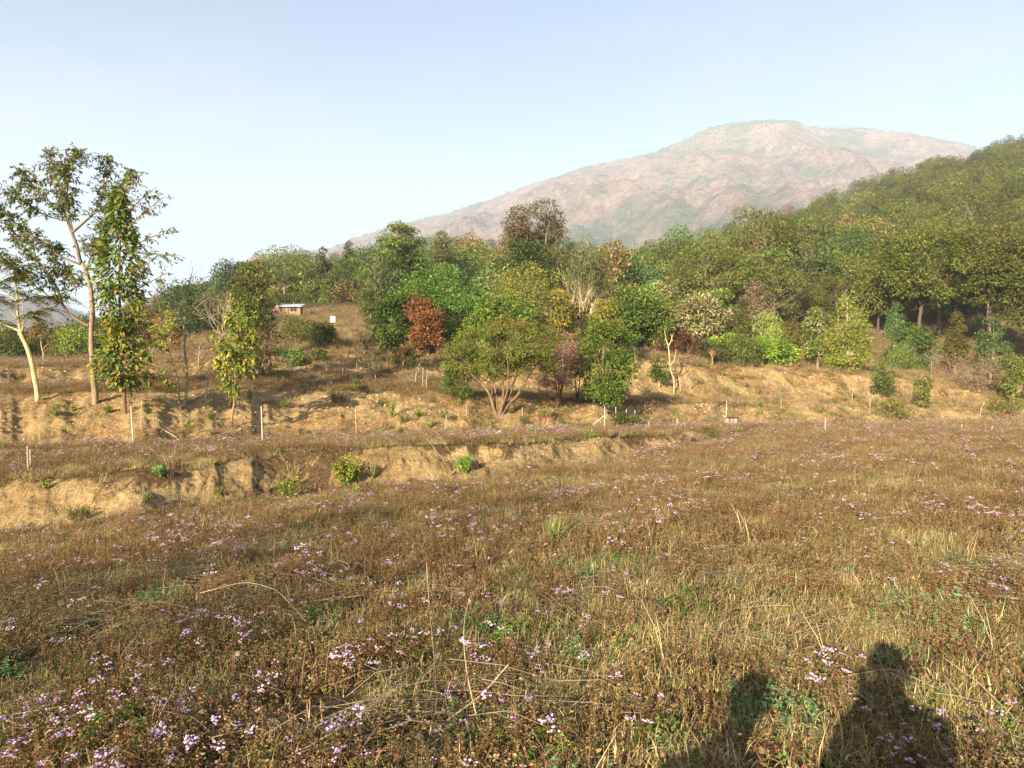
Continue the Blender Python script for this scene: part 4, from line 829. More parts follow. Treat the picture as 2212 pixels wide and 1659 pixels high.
 ('thorn_bush', 'round yellow green thorn bush on the slope below the hut', 642, 52, 688, 765, 84, 447, dict(pal='olive', sub=(.25, 'yellowgreen'), nleaf=4800, leaf=.11, clr=.28, nclump=50, stems=5, bark=BK_BROWN)),
 ('thorn_bush', 'darker green bush right of the thorn bush below the white board', 697, 50, 700, 765, 72, 448, dict(pal='leafy2', nleaf=4200, leaf=.12, clr=.3, nclump=40, stems=4, bark=BK_BROWN)),
 ('young_bush', 'pair of slim green bushes on the terrace edge below the thorn bush', 632, 42, 752, 803, 66, 449, dict(pal='bluegreen', sub=(.4, 'leafy'), nleaf=2600, leaf=.12, clr=.3, nclump=30, stems=4, bark=BK_PALE)),
 ('young_bush', 'small olive bush with white stems on the terrace edge', 690, 42, 756, 806, 40, 450, dict(pal='olive', nleaf=1400, leaf=.12, clr=.34, nclump=18, stems=3, bark=BK_PALE)),
 ('young_bush', 'sparse brown and green bush left of the dark thicket', 790, 44, 695, 760, 66, 451, dict(pal='russet', sub=(.3, 'olive'), nleaf=1500, leaf=.12, clr=.34, nclump=26, stems=4, gap=.3)),
 ('young_bush', 'dull green low bush at the foot of the red leaved tree', 872, 41, 752, 792, 52, 452, dict(pal='leafy2', sub=(.25, 'red'), nleaf=2200, leaf=.12, clr=.32, nclump=24, stems=3)),
 ('leaning_tree', 'thin leaning tree with sparse tawny crown above the terrace', 795, 41, 782, 818, 74, 453, dict(pal='russet', nleaf=500, leaf=.10, clr=.3, nclump=26, stems=2, gap=.3, bark=BK_PALE)),
 ('valley_tree', 'small reddish tree with a white stem far left beyond the terrace', 95, 52, 694, 760, 46, 454, dict(pal='russet', sub=(.4, 'olive'), nleaf=1900, leaf=.14, clr=.34, nclump=24, bark=BK_PALE)),
 ('valley_bush', 'dark green bush far left beyond the terrace', 40, 56, 715, 785, 96, 455, dict(pal='leafy2', nleaf=4500, leaf=.17, clr=.3, nclump=40, stems=3)),
 ('valley_bush', 'light green bush beyond the tall slender tree', 168, 58, 712, 785, 90, 456, dict(pal='leafy', nleaf=4500, leaf=.16, clr=.3, nclump=40, stems=3)),
 ('valley_bush', 'bright green bush between reddish tree and tall slender tree', 118, 62, 722, 775, 52, 457, dict(pal='leafy', nleaf=2600, leaf=.18, clr=.3, nclump=30, stems=3)),
 ('valley_bush', 'bushy undergrowth behind the leafy column tree', 312, 56, 670, 785, 100, 458, dict(pal='olive', sub=(.3, 'russet'), nleaf=5500, leaf=.16, clr=.3, nclump=44, stems=3)),
]
G['sal2'] = [(5, (.13, .16, .022)), (3, (.19, .20, .028)), (2, (.075, .10, .018)), (1, (.28, .22, .04))]
G['lite'] = [(5, (.16, .205, .03)), (3, (.23, .26, .04)), (2, (.10, .13, .025)), (1, (.30, .27, .05))]
G['rust2'] = [(4, (.26, .13, .055)), (3, (.15, .13, .045)), (1, (.34, .16, .08)), (3, (.09, .11, .035))]
G['yellowgreen2'] = [(5, (.17, .18, .03)), (3, (.25, .22, .04)), (2, (.10, .12, .03)), (1, (.30, .20, .05))]
G['leafy2'] = [(5, (.10, .145, .025)), (3, (.15, .19, .03)), (2, (.06, .085, .02)), (.6, (.24, .2, .05))]
G['brown2'] = [(4, (.24, .17, .11)), (3, (.17, .12, .07)), (2, (.33, .24, .15)), (1, (.13, .13, .05))]
G['feather2'] = [(5, (.13, .15, .045)), (3, (.19, .19, .06)), (2, (.08, .10, .035)), (1, (.22, .14, .05))]
for nm, lb, x, d, y0, y1, wp, sd, kw in T:
    cat = 'bush' if ('bush' in nm or 'thicket' in nm and 'tree' not in nm) else ('bamboo' if 'bamboo' in nm else 'tree')
    px_tree(nm, lb, x, d, y0, y1, wp, sd, cat, **kw)
# small trees standing on the bank faces
bank_tree('bank_bush', 'leafy green sapling on the sandy bank beside the forked stem', 1424, 836, 770, 822, 44, 461, cat='bush', pal='leafy2', nleaf=1900, leaf=.13, clr=.36, nclump=22, stems=2, bark=BK_PALE, dmin=25)
bank_tree('bank_bush', 'slim green sapling on the right bank beside the white leafless one', 1906, 862, 788, 852, 46, 462, cat='bush', pal='leafy2', nleaf=2200, leaf=.15, clr=.36, nclump=24, bark=BK_DARK, dmin=30)
bank_tree('bank_bush', 'tawny green sapling at the right end of the bank', 1996, 882, 816, 872, 38, 463, cat='bush', pal='olive', nleaf=1900, leaf=.14, clr=.36, nclump=22, bark=BK_DARK, dmin=30)
bank_tree('bank_bush', 'yellowish leafy shrub low on the right bank', 1930, 905, 862, 900, 76, 464, cat='bush', pal='yellowgreen2', nleaf=2200, leaf=.13, clr=.32, nclump=28, stems=4, dmin=30)
bank_tree('bank_bush', 'spreading green shrub with red leaves at the right end of the terrace', 2165, 898, 862, 896, 84, 465, cat='bush', pal='leafy', sub=(.35, 'red'), nleaf=1900, leaf=.14, clr=.32, nclump=26, stems=2, bark=BK_PALE, dmin=30)
bank_tree('bank_bush', 'dark green shrub at the foot of the fence corner', 1352, 925, 895, 924, 70, 466, cat='bush', pal='leafy2', nleaf=2200, leaf=.10, clr=.32, nclump=28, stems=3, dmin=20)
bank_tree('bank_bush', 'bare brown shrub beside the fence corner', 1412, 925, 868, 918, 66, 467, cat='bush', pal='brown', nleaf=500, leaf=.08, clr=.32, nclump=60, stems=7, bark=(.22, .15, .1), dmin=20)
# ------------------------------------------------------------------ the wooded slopes
def wood():
    rs = RS(500); kinds = []
    def kind(nm, lab, n, **kw):
        out = []
        for i in range(n):
            tr, cr = tree_meshes(rs.randint(9999), kw.get('h', 9.0), kw.get('w', 7.5), kw.get('crown0', .22), kw.get('style', 'round'), kw['pal'], kw.get('leaf', .34), kw.get('nleaf', 2600), kw.get('nclump', 40), kw.get('clr', .27), kw.get('bark', BK_GREY), 1, kw.get('mode', 'clump'), None, (rs.normal(0, .5), rs.normal(0, .5)), .5, kw.get('sub'))
            tm = tr.mesh('trunk', True); tm.materials.append(M_BARK); cm = cr.mesh('crown'); cm.materials.append(M_LEAF)
            both = MB(); both.V = tr.V + cr.V; both.T = tr.T + [t + tr.n for t in cr.T]; both.Q = list(tr.Q); both.Cc = tr.Cc + cr.Cc; both.n = tr.n + cr.n
            bm = both.mesh('whole'); bm.materials.append(M_LEAF); out.append((tm, cm, bm))
        kinds.append((nm, lab, out)); return len(kinds) - 1
    SAL = kind('oak_tree', 'olive green broadleaf tree', 5, pal='sal', h=10, w=9.5, nclump=46, nleaf=6500, clr=.21, crown0=.3, leaf=.27)
    FEA = kind('layered_tree', 'light green layered tree', 3, pal='feather', mode='layer', w=8.0, nclump=34, nleaf=3000)
    DRK = kind('dark_tree', 'dark green rounded tree', 2, pal='dark', w=7.5)
    BLU = kind('blue_green_tree', 'blue green tree', 2, pal='bluegreen', w=6.5)
    RUS = kind('russet_tree', 'russet brown tree', 2, pal='russet', w=6.0, nleaf=2000)
    BRN = kind('dry_tree', 'grey brown half bare tree', 2, pal='brown2', w=6.0, nleaf=1100, bark=BK_PALE)
    CON = kind('cone_tree', 'narrow pointed green tree', 2, pal='olive', style='cone', w=4.2, nleaf=2600)
    YEL = kind('golden_tree', 'golden green tree', 2, pal='yellowgreen2', w=7.5)
    pts = []
    for gy in np.arange(46, 400, 6.8):
        sx = 6.8
        for gx in np.arange(-.98 * gy - 6, .98 * gy + 6, sx):
            x = gx + rs.uniform(-2.4, 2.4); y = gy + rs.uniform(-2.4, 2.4); a = x / y; xc = CX + F * a
            if xc < 290 or xc > 2400: continue
            ridge = np.interp(xc, XS, KD[:, 8]); foot = np.interp(xc, [-500, 0, 300, 420, 560, 570, 780, 790, 1000, 1300, 1500, 1700, 2212], [58, 58, 60, 64, 70, 112, 112, 84, 74, 78, 74, 84, 100])
            if y < foot or y > ridge * 1.04: continue
            if y > 70 + 60 and xc < 250 and rs.uniform() < .3: continue
            if y > 250 and rs.uniform() < .1: continue
            right = 1 / (1 + math.exp(-(xc - 1560 - (y - 100) * .9) / 70)); u = rs.uniform(); n = float(noise(x * .035 + 7, y * .035)) * .8
            if rs.uniform() < right:
                k = SAL if u < .74 + n * .3 else (YEL if u < .86 else (DRK if u < .93 else RUS))
            else:
                k = FEA if u < .36 + n * .5 else (DRK if u < .50 else (BLU if u < .63 else (RUS if u < .73 else (SAL if u < .83 else (YEL if u < .89 else (BRN if u < .95 else CON))))))
            pts.append((x, y, k, xc, rs.uniform(0, 6.28), rs.uniform(.62, 1.3) * (.9 if right < .5 else 1.08) * (.62 if xc < 560 else .9 if xc < 800 else 1)))
    pts.sort(key=lambda p: p[1]); P = np.array([(p[0], p[1]) for p in pts]); Zs = H(P[:, 0], P[:, 1])
    place = lambda xc, y: ('on the far left slope' if xc < 420 else 'behind the hut on the left hillside' if xc < 800 else 'behind the central thicket' if xc < 1320 else 'in the dip between the two slopes' if xc < 1640 else 'on the lower right hand slope' if y < 150 else 'high on the right hand slope')
    NI = 235; far = []; named = {}; ORD = 'first second third fourth fifth sixth seventh eighth ninth tenth eleventh twelfth thirteenth fourteenth fifteenth sixteenth seventeenth'.split()
    for i, (p, z) in enumerate(zip(pts, Zs)):
        x, y, k, xc, rz, sc = p; nm, lab, out = kinds[k]; v = int(rs.randint(len(out))); tm, cm, bm = out[v]
        if i < NI:
            e = empty(nm, (x, y, z), rz); e.scale = (sc, sc, sc * rs.uniform(.85, 1.15)); pl = place(xc, y); tag(e, None, 'tree', '%ss %s' % (lab, pl)); named.setdefault((lab, pl), []).append((y, xc, e))
            link('trunk', tm, None, e); link('crown', cm, None, e)
        else: far.append((x, y, z, rz, sc, k, v))
    for (lab, pl), L in named.items():
        L.sort(key=lambda q: q[0]); nr = 1 if len(L) <= 7 else (2 if len(L) <= 16 else 4)
        for r in range(nr):
            row = sorted(L[len(L) * r // nr:len(L) * (r + 1) // nr], key=lambda q: q[1]); rn = [''] if nr == 1 else (['front ', 'back '] if nr == 2 else ['front row ', 'second row ', 'third row ', 'rearmost '])
            for i, q in enumerate(row):
                o = 'only' if len(row) == 1 else 'leftmost' if i == 0 else 'rightmost' if i == len(row) - 1 else ORD[i] + ' from left'
                q[2]['label'] = '%s %s%s, %s' % (o, rn[r], lab, pl)
    forms = []; ix = {}
    for k, (nm, lab, out) in enumerate(kinds):
        for v, o in enumerate(out): ix[(k, v)] = len(forms); forms.append(o[2])
    f = np.array([q[:5] for q in far]); n = len(f)
    scatter('distant_woodland', 'woodland covering the upper slopes too far to tell single trees apart', f[:, :3], np.stack([rs.normal(0, .05, n), rs.normal(0, .05, n), f[:, 3]], -1), np.stack([f[:, 4], f[:, 4], f[:, 4] * rs.uniform(.8, 1.15, n)], -1), [ix[(q[5], q[6])] for q in far], forms)
    # undergrowth that closes the wood below the crowns
    und = []
    for i, pl in enumerate(('olive', 'leafy2', 'russet', 'feather', 'sal')):
        tr, cr = tree_meshes(700 + i, 2.6, 3.6, .02, 'round', pl, .24, 900, 16, .36, BK_BROWN, 3); m = cr.mesh('bush'); m.materials.append(M_LEAF); und.append(m)
    X, Y = polar_sample(rs, 5200, 56, 330, .92, .45); xc = CX + F * X / Y; foot = np.interp(xc, [-500, 0, 300, 420, 560, 570, 780, 790, 1000, 1300, 1500, 1700, 2212], [56, 56, 58, 62, 68, 110, 110, 82, 70, 72, 70, 88, 120])
    m = (Y > foot) & (Y < np.interp(xc, XS, KD[:, 8]) * 1.02) & ((xc < 1700) | (rs.uniform(0, 1, len(xc)) < .5)); X, Y = X[m], Y[m]; Pz, rot, _, _ = lay(X, Y, rs, .05)
    scatter('woodland_undergrowth', 'bushy undergrowth filling the wood floor', Pz, rot, rs.uniform(.6, 1.4, len(X)), rs.randint(0, 5, len(X)), und)
    # trees on the mountain: a dark scatter along the ridge and in the gullies
    mt = []
    for i, pl in enumerate(('bluegreen', 'dark', 'leafy2')):
        tr, cr = tree_meshes(760 + i, 10, 9, .1, 'round', pl, 1.7, 110, 12, .4, BK_DARK, 1); m_ = cr.mesh('far_tree'); m_.materials.append(M_LEAF); mt.append(m_)
    MXf, MYf, MZf = MX.ravel(), MY.ravel(), MZ.ravel(); xf = xc_m.ravel(); tf = TA.ravel(); gf = gul.ravel()
    w = np.where((tf > .93) & (tf < 1.01) & (xf > 1500) & (xf < 1720), 2.2, 0) + np.where((tf > .9) & (tf < 1) & (xf > 1390) & (xf < 1500), 1.6, 0) + np.where((tf > .985) & (tf < 1.004), 2.2, 0) + np.where((tf > .35) & (tf < 1) & (xf > 600), .25 * np.clip(gf * 2 - .8 + fbm(MXf / 120, MYf / 120, 3), 0, 2) ** 2, 0)
    w = w * (xf > -100) * (xf < 2400); idx = rs.choice(len(w), 3600, p=w / w.sum()); n = len(idx)
    Pm = np.stack([MXf[idx] + rs.uniform(-5, 5, n), MYf[idx] + rs.uniform(-5, 5, n), MZf[idx] - 1], -1)
    scatter('mountain_trees', 'tiny scattered trees along the ridge and gullies of the bare mountain', Pm, np.stack([0 * Pm[:, 0], 0 * Pm[:, 0], rs.uniform(0, 6, n)], -1), rs.uniform(.3, .85, n), rs.randint(0, 3, n), mt)
xc_m = CX + F * XA
wood()

# ------------------------------------------------------------------ hut, board, shed
def hut():
    b = at(632, 84); e = empty('hut', b + Vector((0, 0, .16)), R(4)); e.scale = (.86, .86, .78); tag(e, 'low mud walled hut with long blue grey tin roof on the hillside knoll', 'hut')
    s = .92
    w = MB(); w.box((0, 0, .5), (3.0 * s, 1.9, 1.5), (.4, .25, .12)); link('wall', w.mesh('wall'), M_MUD, e)
    r = MB(); n = 24; xs = np.linspace(-1.75, 1.75, n * 2 + 1) * s; zz = np.where(np.arange(n * 2 + 1) % 2, .02, 0)
    V = []
    for x, z in zip(xs, zz): V += [(x, -1.35, 1.22 + z), (x, 1.3, 1.78 + z)]
    V = np.array(V); top = V + [0, 0, .035]; k = np.arange(n * 2) * 2; m = len(V)
    r.add(np.vstack([V, top]), None, np.concatenate([np.stack([k, k + 1, k + 3, k + 2], -1), np.stack([k + m, k + 2 + m, k + 3 + m, k + 1 + m], -1), np.stack([k, k + 2, k + 2 + m, k + m], -1)]), (.3, .4, .5)); link('roof', r.mesh('roof'), M_TIN, e)
    g = MB(); g.add([(-2.4, -1.1, .55), (-1.25, -1.1, .55), (-1.75, -1.1, 1.55), (-2.4, .9, .55), (-1.25, .9, .55), (-1.75, .9, 1.55)], [[0, 1, 2], [3, 5, 4]], [[0, 2, 5, 3], [1, 4, 5, 2], [0, 3, 4, 1]], (.6, .3, .3)); link('gable', g.mesh('gable'), M_PINK, e)
    g2 = MB(); g2.box((-1.9, -.1, .3), (1.0, 1.7, .5)); link('annex_wall', g2.mesh('annex_wall'), M_REDTIN, e)
    for x in (.25, .72): d = MB(); d.box((x, -.97, .78), (.34, .06, .42)); link('window', d.mesh('window'), M_DARK, e)
    for x in (-1.4, -.4, 1.45): d = MB(); d.tube([(x, -1.2, -.3), (x, -1.2, 1.3)], .04, k=6); link('post', d.mesh('post'), M_WOOD, e)
hut()
def pole(name, label, x, yb, yt, r=.03, lean=0.0, mat=M_POST, dmin=12, cat='post', group=None, topr=None):
    b = ground_px(x, yb, dmin); d = b.y; h = -(yt - HZ) / F * d - b.z; mb = MB()
    mb.tube([(0, 0, -.15), (lean * h * .5, 0, h * .5), (lean * h, 0, h)], [r, r * .95, r * .9], k=8)
    o = link(name, mb.mesh(name, False), mat); o.location = b; tag(o, label, cat, group); return b, h
pole('flag_pole', 'thin pale bamboo pole standing in front of the hut', 636, 680, 652, .035, 0, M_WOOD, 50, 'pole')
def board():
    b = at(720, 70); z = -(690 - HZ) / F * 70 - b.z; e = empty('board', b, R(-8)); tag(e, 'plain white board on a post on the slope right of the hut', 'board')
    m = MB(); m.box((0, 0, z), (.52, .04, .58)); link('panel', m.mesh('panel'), M_WHITE, e)
    for x in (-.2, .2): m = MB(); m.tube([(x, .05, -.2), (x, .05, z + .3)], .025, k=6); link('leg', m.mesh('leg'), M_WOOD, e)
board()
def shed():
    b = at(1398, 58); e = empty('shed', b, R(-6)); tag(e, 'small open shed with a blue tin roof half hidden under the dark green tree', 'shed')
    m = MB(); m.add([(-.95, -.8, 1.28), (.35, -.8, 1.18), (.35, .9, 1.42), (-.95, .9, 1.52), (-.95, -.8, 1.32), (.35, -.8, 1.22), (.35, .9, 1.46), (-.95, .9, 1.56)], None, [[0, 3, 2, 1], [4, 5, 6, 7], [0, 1, 5, 4], [1, 2, 6, 5], [2, 3, 7, 6], [3, 0, 4, 7]]); link('roof', m.mesh('roof'), M_TIN, e)
    for x, y in ((-.85, -.7), (.3, -.7), (-.85, .8), (.3, .8)): m = MB(); m.tube([(x, y, -.2), (x, y, 1.3)], .04, k=6); link('post', m.mesh('post'), M_WOOD, e)
    c = at(1413, 57.4); mb = MB(); g = np.linspace(0, 1, 7); gv = np.array([[(.42 * u, .05 * math.sin(9 * u + 3 * v), .95 - .62 * v) for v in g] for u in g]).reshape(-1, 3); k = (np.arange(6)[:, None] * 7 + np.arange(6)[None, :]).ravel()
    mb.add(np.vstack([gv, gv + [0, .012, 0]]), None, np.concatenate([np.stack([k, k + 7, k + 8, k + 1], -1), np.stack([k + 49, k + 50, k + 57, k + 56], -1)]), (.5, .1, .1)); o = link('red_cloth', mb.mesh('red_cloth'), M_REDTIN); o.location = c; tag(o, 'faded red cloth hanging under the dark green tree beside the shed', 'cloth')
shed()

# ------------------------------------------------------------------ fence posts and stakes
for x, yb, yt, lb in ((283, 962, 878, 'pale upright fence post in front of the leafy column tree'), (564, 962, 878, 'pale upright fence post right of the yellow leaved young tree'),
                      (1307, 931, 879, 'white fence post with a slanting stay left of the fence corner'), (1331, 916, 879, 'thin grey post just right of the white post with a stay'), (1355, 922, 884, 'thin grey post in the middle of the fence corner'),
                      (1372, 924, 886, 'blue grey post at the right end of the fence corner'), (1464, 929, 905, 'short white post in front of the sandy bank'), (1570, 924, 867, 'tall white post beside the small wooden frame'),
                      (1403, 931, 911, 'short grey stake right of the fence corner'), (1786, 934, 903, 'thin pale stake against the yellow bare soil patch'), (1936, 934, 918, 'short thin stake at the far edge of the flower field'),
                      (2082, 934, 917, 'short white post near the right end of the far field edge'), (2148, 938, 921, 'short white stake at the right end of the far field edge')):
    pole('fence_post', lb, x, yb, yt, .024 if yb - yt > 45 else .02, RS(int(x)).normal(0, .02), M_POST, 16, 'post', 'posts along the field edge')
for x, yb, yt, ln, lb in ((768, 945, 880, -.02, 'slim weathered stake on the bank left of the dome crowned tree'), (52, 1022, 965, .02, 'left one of two dry stakes at the left edge of the terrace'), (58, 1018, 972, .01, 'right one of two dry stakes at the left edge of the terrace'),
                       (962, 932, 896, .05, 'thin leaning stake left of the dome crowned tree'), (1007, 900, 872, .0, 'short brown stake under the left of the dome crown'), (912, 840, 795, .05, 'white thin stake below the red leaved tree'), (920, 842, 800, .08, 'leaning white stake below the red leaved tree'),
                       (301, 930, 868, .05, 'thin brown stake right of the leafy column tree'), (440, 865, 800, .25, 'brown leaning stem left of the yellow leaved young tree'), (1128, 905, 880, .02, 'crooked pale stick right of the many stemmed trunk')):
    pole('stake', lb, x, yb, yt, .022, ln, M_WOOD, 12, 'stake')
def stay(name, lb, x0, y0, x1, y1, dm=16, r=.02, mat=M_POST):
    a = ground_px(x0, y0, dm); p1 = px3(x1, y1, a.y) - np.array(a); mb = MB(); mb.tube([(0, 0, 0), tuple(p1 * .5 + [0, 0, .01]), tuple(p1)], r, k=6); o = link(name, mb.mesh(name), mat); o.location = a; tag(o, lb, 'pole')
stay('fence_stay', 'pole slanting up to the white post of the fence corner', 1271, 929, 1307, 897)
stay('fence_stay', 'pole slanting down from the blue grey fence post', 1388, 922, 1372, 902, r=.016)
stay('fallen_pole', 'pale fallen pole lying on the bank below the dome crowned tree', 1052, 948, 1082, 931, r=.025)
stay('fallen_pole', 'dead pale branch lying on the left bank between the fence posts', 378, 948, 346, 928, r=.022, mat=M_WOOD)
stay('fallen_pole', 'long grey trunk leaning behind the yellow leaved young tree', 405, 818, 459, 777, r=.04, mat=M_WOOD)
def pen():
    b = ground_px(1583, 925, 20); d = b.y; s = d / F; e = empty('wooden_frame', b); tag(e, 'small low wooden frame beside the tall white post', 'frame')
    for x in (-9, 9): m = MB(); m.tube([(x * s, 0, -.1), (x * s, 0, 23 * s)], .03, k=6); link('leg', m.mesh('leg'), M_POST, e)
    m = MB(); m.tube([(-14 * s, -.03, 22 * s), (14 * s, -.03, 22 * s)], .035, k=6); link('crossbar', m.mesh('crossbar'), M_DARK, e)
    for a in ((-9, 0, 3, 19), (-3, 0, -8, 18), (6, 0, -2, 17), (3, 0, 7, 20)): m = MB(); m.tube([(a[0] * s, .03, a[1] * s), (a[2] * s, .03, a[3] * s)], .018, k=5); link('brace', m.mesh('brace'), M_POST, e)
pen()

# ------------------------------------------------------------------ shrubs on the low bank and seedlings
G['lime2'] = [(5, (.12, .24, .03)), (3, (.19, .32, .04)), (1, (.08, .14, .025))]
G['olive2'] = [(5, (.10, .135, .03)), (3, (.16, .18, .035)), (1, (.2, .12, .04))]
def shrub(label, x, yb, wpx, hpx, pal, seed, leaf=.075, n=900, dmin=8, name='shrub', sub=None, st=5):
    b = ground_px(x, yb, dmin); d = b.y; W = wpx * d / F; h = hpx * d / F; rs = RS(seed); tr, cr = MB(), MB()
    for k in range(st * 3):
        a = rs.uniform(0, 2 * PI); r = W * .42 * math.sqrt(rs.uniform(.05, 1)); T = np.array([r * math.cos(a), r * math.sin(a), h * rs.uniform(.6, 1.0) * (1 - .25 * (r / W * 2) ** 2)])
        P = np.array([[T[0] * .2, T[1] * .2, -.03], [T[0] * .6, T[1] * .6, T[2] * .55], T]); tr.tube(P, [.012, .009, .004], (.2, .15, .08), 4); m = int(n / st / 3); t = rs.uniform(.2, 1, m)[:, None]
        B = P[0] * (1 - t) + T * t + rs.normal(0, .05 * W, (m, 3)) * [1, 1, .6]; B[:, 2] = np.abs(B[:, 2]) + .01; D = unit(rs, m) + [0, 0, .1]; D += B * [1, 1, 0] / (W + .01); ls = leaf * rs.uniform(.6, 1.3, m)
        cr.leaves(B, D, unit(rs, m) * .7 + [0, 0, .8], ls, ls * .42, cpick(rs, m, G[sub[1]] if sub and rs.uniform() < sub[0] else G[pal], .2), .15, .2)
    return put_tree(name, label, 'shrub', None, b, [('stems', tr.mesh('stems', True), M_BARK), ('foliage', cr.mesh('foliage'), M_LEAF)])
shrub('yellow green leafy shrub, largest on the low bank', 750, 1052, 88, 68, 'bigleaf', 801, .085, 1500)
shrub('upright yellow green shrub at the foot of the low bank', 620, 1082, 52, 56, 'bigleaf', 802, .07, 800)
shrub('small yellowish plant just below the largest yellow green shrub', 766, 1076, 20, 34, 'yellowgreen', 803, .06, 200)
shrub('bright green leafy shrub beside the bare sandy slide', 1000, 1026, 48, 42, 'lime2', 804, .09, 600)
shrub('low olive shrub at the foot of the low bank far left', 157, 1132, 62, 38, 'olive2', 805, .05, 700)
shrub('small green plant near the crest of the low bank', 338, 1036, 28, 26, 'lime2', 806, .07, 240)
shrub('small green plant halfway down the low bank', 306, 1092, 22, 24, 'leafy', 807, .055, 180)
shrub('tiny green plant at the left end of the low bank', 88, 1058, 26, 20, 'leafy', 808, .055, 150)
shrub('small plant with bright leaves on eroded soil between two hollows', 468, 1076, 26, 18, 'leafy', 809, .055, 150)
shrub('thin yellowish shrub right of the largest yellow green shrub', 800, 1040, 44, 46, 'yellowgreen', 810, .045, 300)
shrub('dark green rounded tuft at the right end of the low bank', 1545, 952, 54, 22, 'olive2', 811, .07, 800)
shrub('pale yellow leaved sprig on the sandy slope of the low bank', 1455, 972, 30, 18, 'lime', 812, .08, 110)
shrub('bright green plant at the foot of the bank below the dome crowned tree', 1155, 942, 40, 18, 'lime2', 813, .10, 300)
shrub('light green plant on the terrace edge near the white post', 1275, 948, 40, 22, 'lime', 814, .09, 200)
shrub('bright green tuft at the left edge of the upper bank', 2, 972, 26, 18, 'mango', 815, .07, 160)
G_seed = [(120, 903, 34, 30), (155, 890, 20, 16), (228, 893, 24, 18), (540, 868, 30, 32), (318, 898, 20, 12), (845, 905, 26, 60), (870, 915, 30, 26), (765, 842, 18, 30), (720, 868, 30, 34), (742, 872, 22, 22), (905, 905, 34, 24), (930, 925, 26, 22), (830, 950, 22, 26), (860, 948, 20, 26), (610, 880, 24, 22), (650, 940, 18, 14), (682, 950, 18, 18), (1180, 905, 40, 26), (1130, 915, 36, 18), (1215, 918, 30, 18),
          (960, 905, 26, 24), (985, 880, 24, 20), (1460, 900, 26, 16), (1690, 915, 26, 22), (1712, 908, 22, 22), (1740, 918, 22, 24), (1770, 895, 24, 22), (1800, 902, 20, 16), (1860, 870, 22, 18), (1990, 928, 24, 14), (2052, 930, 34, 14), (2110, 932, 26, 16), (2190, 930, 26, 12), (450, 905, 22, 16), (400, 925, 24, 14), (1640, 880, 20, 14), (1560, 812, 22, 12), (1420, 880, 26, 20), (1395, 905, 24, 16), (820, 880, 24, 20)]
SEED = {}
for i, (x, y, wp, hp) in enumerate(G_seed):
    pl = ('leafy', 'yellowgreen', 'lime2', 'olive2', 'mango')[i % 5]; wd_ = {'leafy': 'leafy green', 'yellowgreen': 'yellow green', 'lime2': 'bright green', 'olive2': 'dull olive', 'mango': 'dark green'}[pl]
    o = shrub('x', x, y, wp, hp, pl, 900 + i, .085, 110 + wp * hp // 8, 13, 'seedling', None, 2); pos = 'on the left bank' if x < 660 else 'on the bank left of the dome crowned tree' if x < 1050 else 'on the bank below the dome crowned tree' if x < 1300 else 'on the sandy bank to the right'
    SEED.setdefault((wd_, pos), []).append((x, o)); o['category'] = 'seedling'; o['group'] = '%s seedlings %s' % (wd_, pos)

for (a, b), L in SEED.items():
    L.sort(key=lambda q: q[0])
    for i, (x, o) in enumerate(L): o['label'] = '%s %s seedling %s' % ('only' if len(L) == 1 else 'leftmost' if i == 0 else 'rightmost' if i == len(L) - 1 else ('second', 'third', 'fourth', 'fifth', 'sixth')[i - 1] + ' from left', a, b)

SAP = [(585, 745, 48), (660, 803, 42), (706, 800, 30), (740, 812, 50), (770, 800, 60), (812, 822, 48), (836, 790, 40), (868, 812, 44), (896, 832, 52), (955, 842, 46), (560, 770, 60), (625, 800, 34), (428, 800, 66), (330, 790, 60), (150, 790, 40),
       (1376, 800, 40), (1492, 842, 44), (1690, 880, 36), (1842, 868, 40), (1960, 868, 38), (2020, 905, 34), (2120, 900, 40)]
SL = {}
for i, (x, y, hp) in enumerate(SAP):
    b = ground_px(x, y, 22); h = hp * b.y / F; rs = RS(1200 + i); tr = MB(); col = [(.42, .34, .23), (.26, .19, .13), (.34, .29, .22)][i % 3]; ln = rs.normal(0, .16, 2) * h
    tr.tube([(0, 0, -.1), (ln[0] * .3, ln[1] * .3, h * .4), (ln[0], ln[1], h * .8)], [.035, .028, .016], col, 6)
    for k in range(5):
        f_ = rs.uniform(.3, 1); a = rs.uniform(0, 6.28); bare_branches(rs, tr, [ln[0] * f_, ln[1] * f_, h * .8 * f_], [math.cos(a) * .7, math.sin(a) * .7, .9], h * rs.uniform(.18, .3), .013, 1, col, .5)
    cr = MB(); n = 60 + 50 * (i % 3); P = rs.normal(0, 1, (n, 3)) * [h * .2, h * .2, h * .22] + [ln[0], ln[1], h * .72]; ls = rs.uniform(.05, .12, n); cr.leaves(P, unit(rs, n), unit(rs, n) + [0, 0, .5], ls, ls * .5, cpick(rs, n, G[('russet', 'olive', 'leafy2')[i % 3]], .2))
    e = put_tree('sapling', None, 'sapling', None, b, [('trunk', tr.mesh('trunk', True), M_BARK), ('crown', cr.mesh('crown'), M_LEAF)])
    SL.setdefault('left of the central thicket' if x < 1000 else 'on the sandy bank to the right', []).append((x, e, ('pale', 'brown', 'grey')[i % 3]))
for pl, L in SL.items():
    L.sort(key=lambda q: q[0])
    for i, (x, e, cn) in enumerate(L):
        o_ = 'leftmost' if i == 0 else 'rightmost' if i == len(L) - 1 else 'second third fourth fifth sixth seventh eighth ninth tenth eleventh twelfth thirteenth fourteenth'.split()[i - 1] + ' from left'
        tag(e, '%s thin %s sapling %s' % (o_, cn, pl), None, 'thin saplings ' + pl)

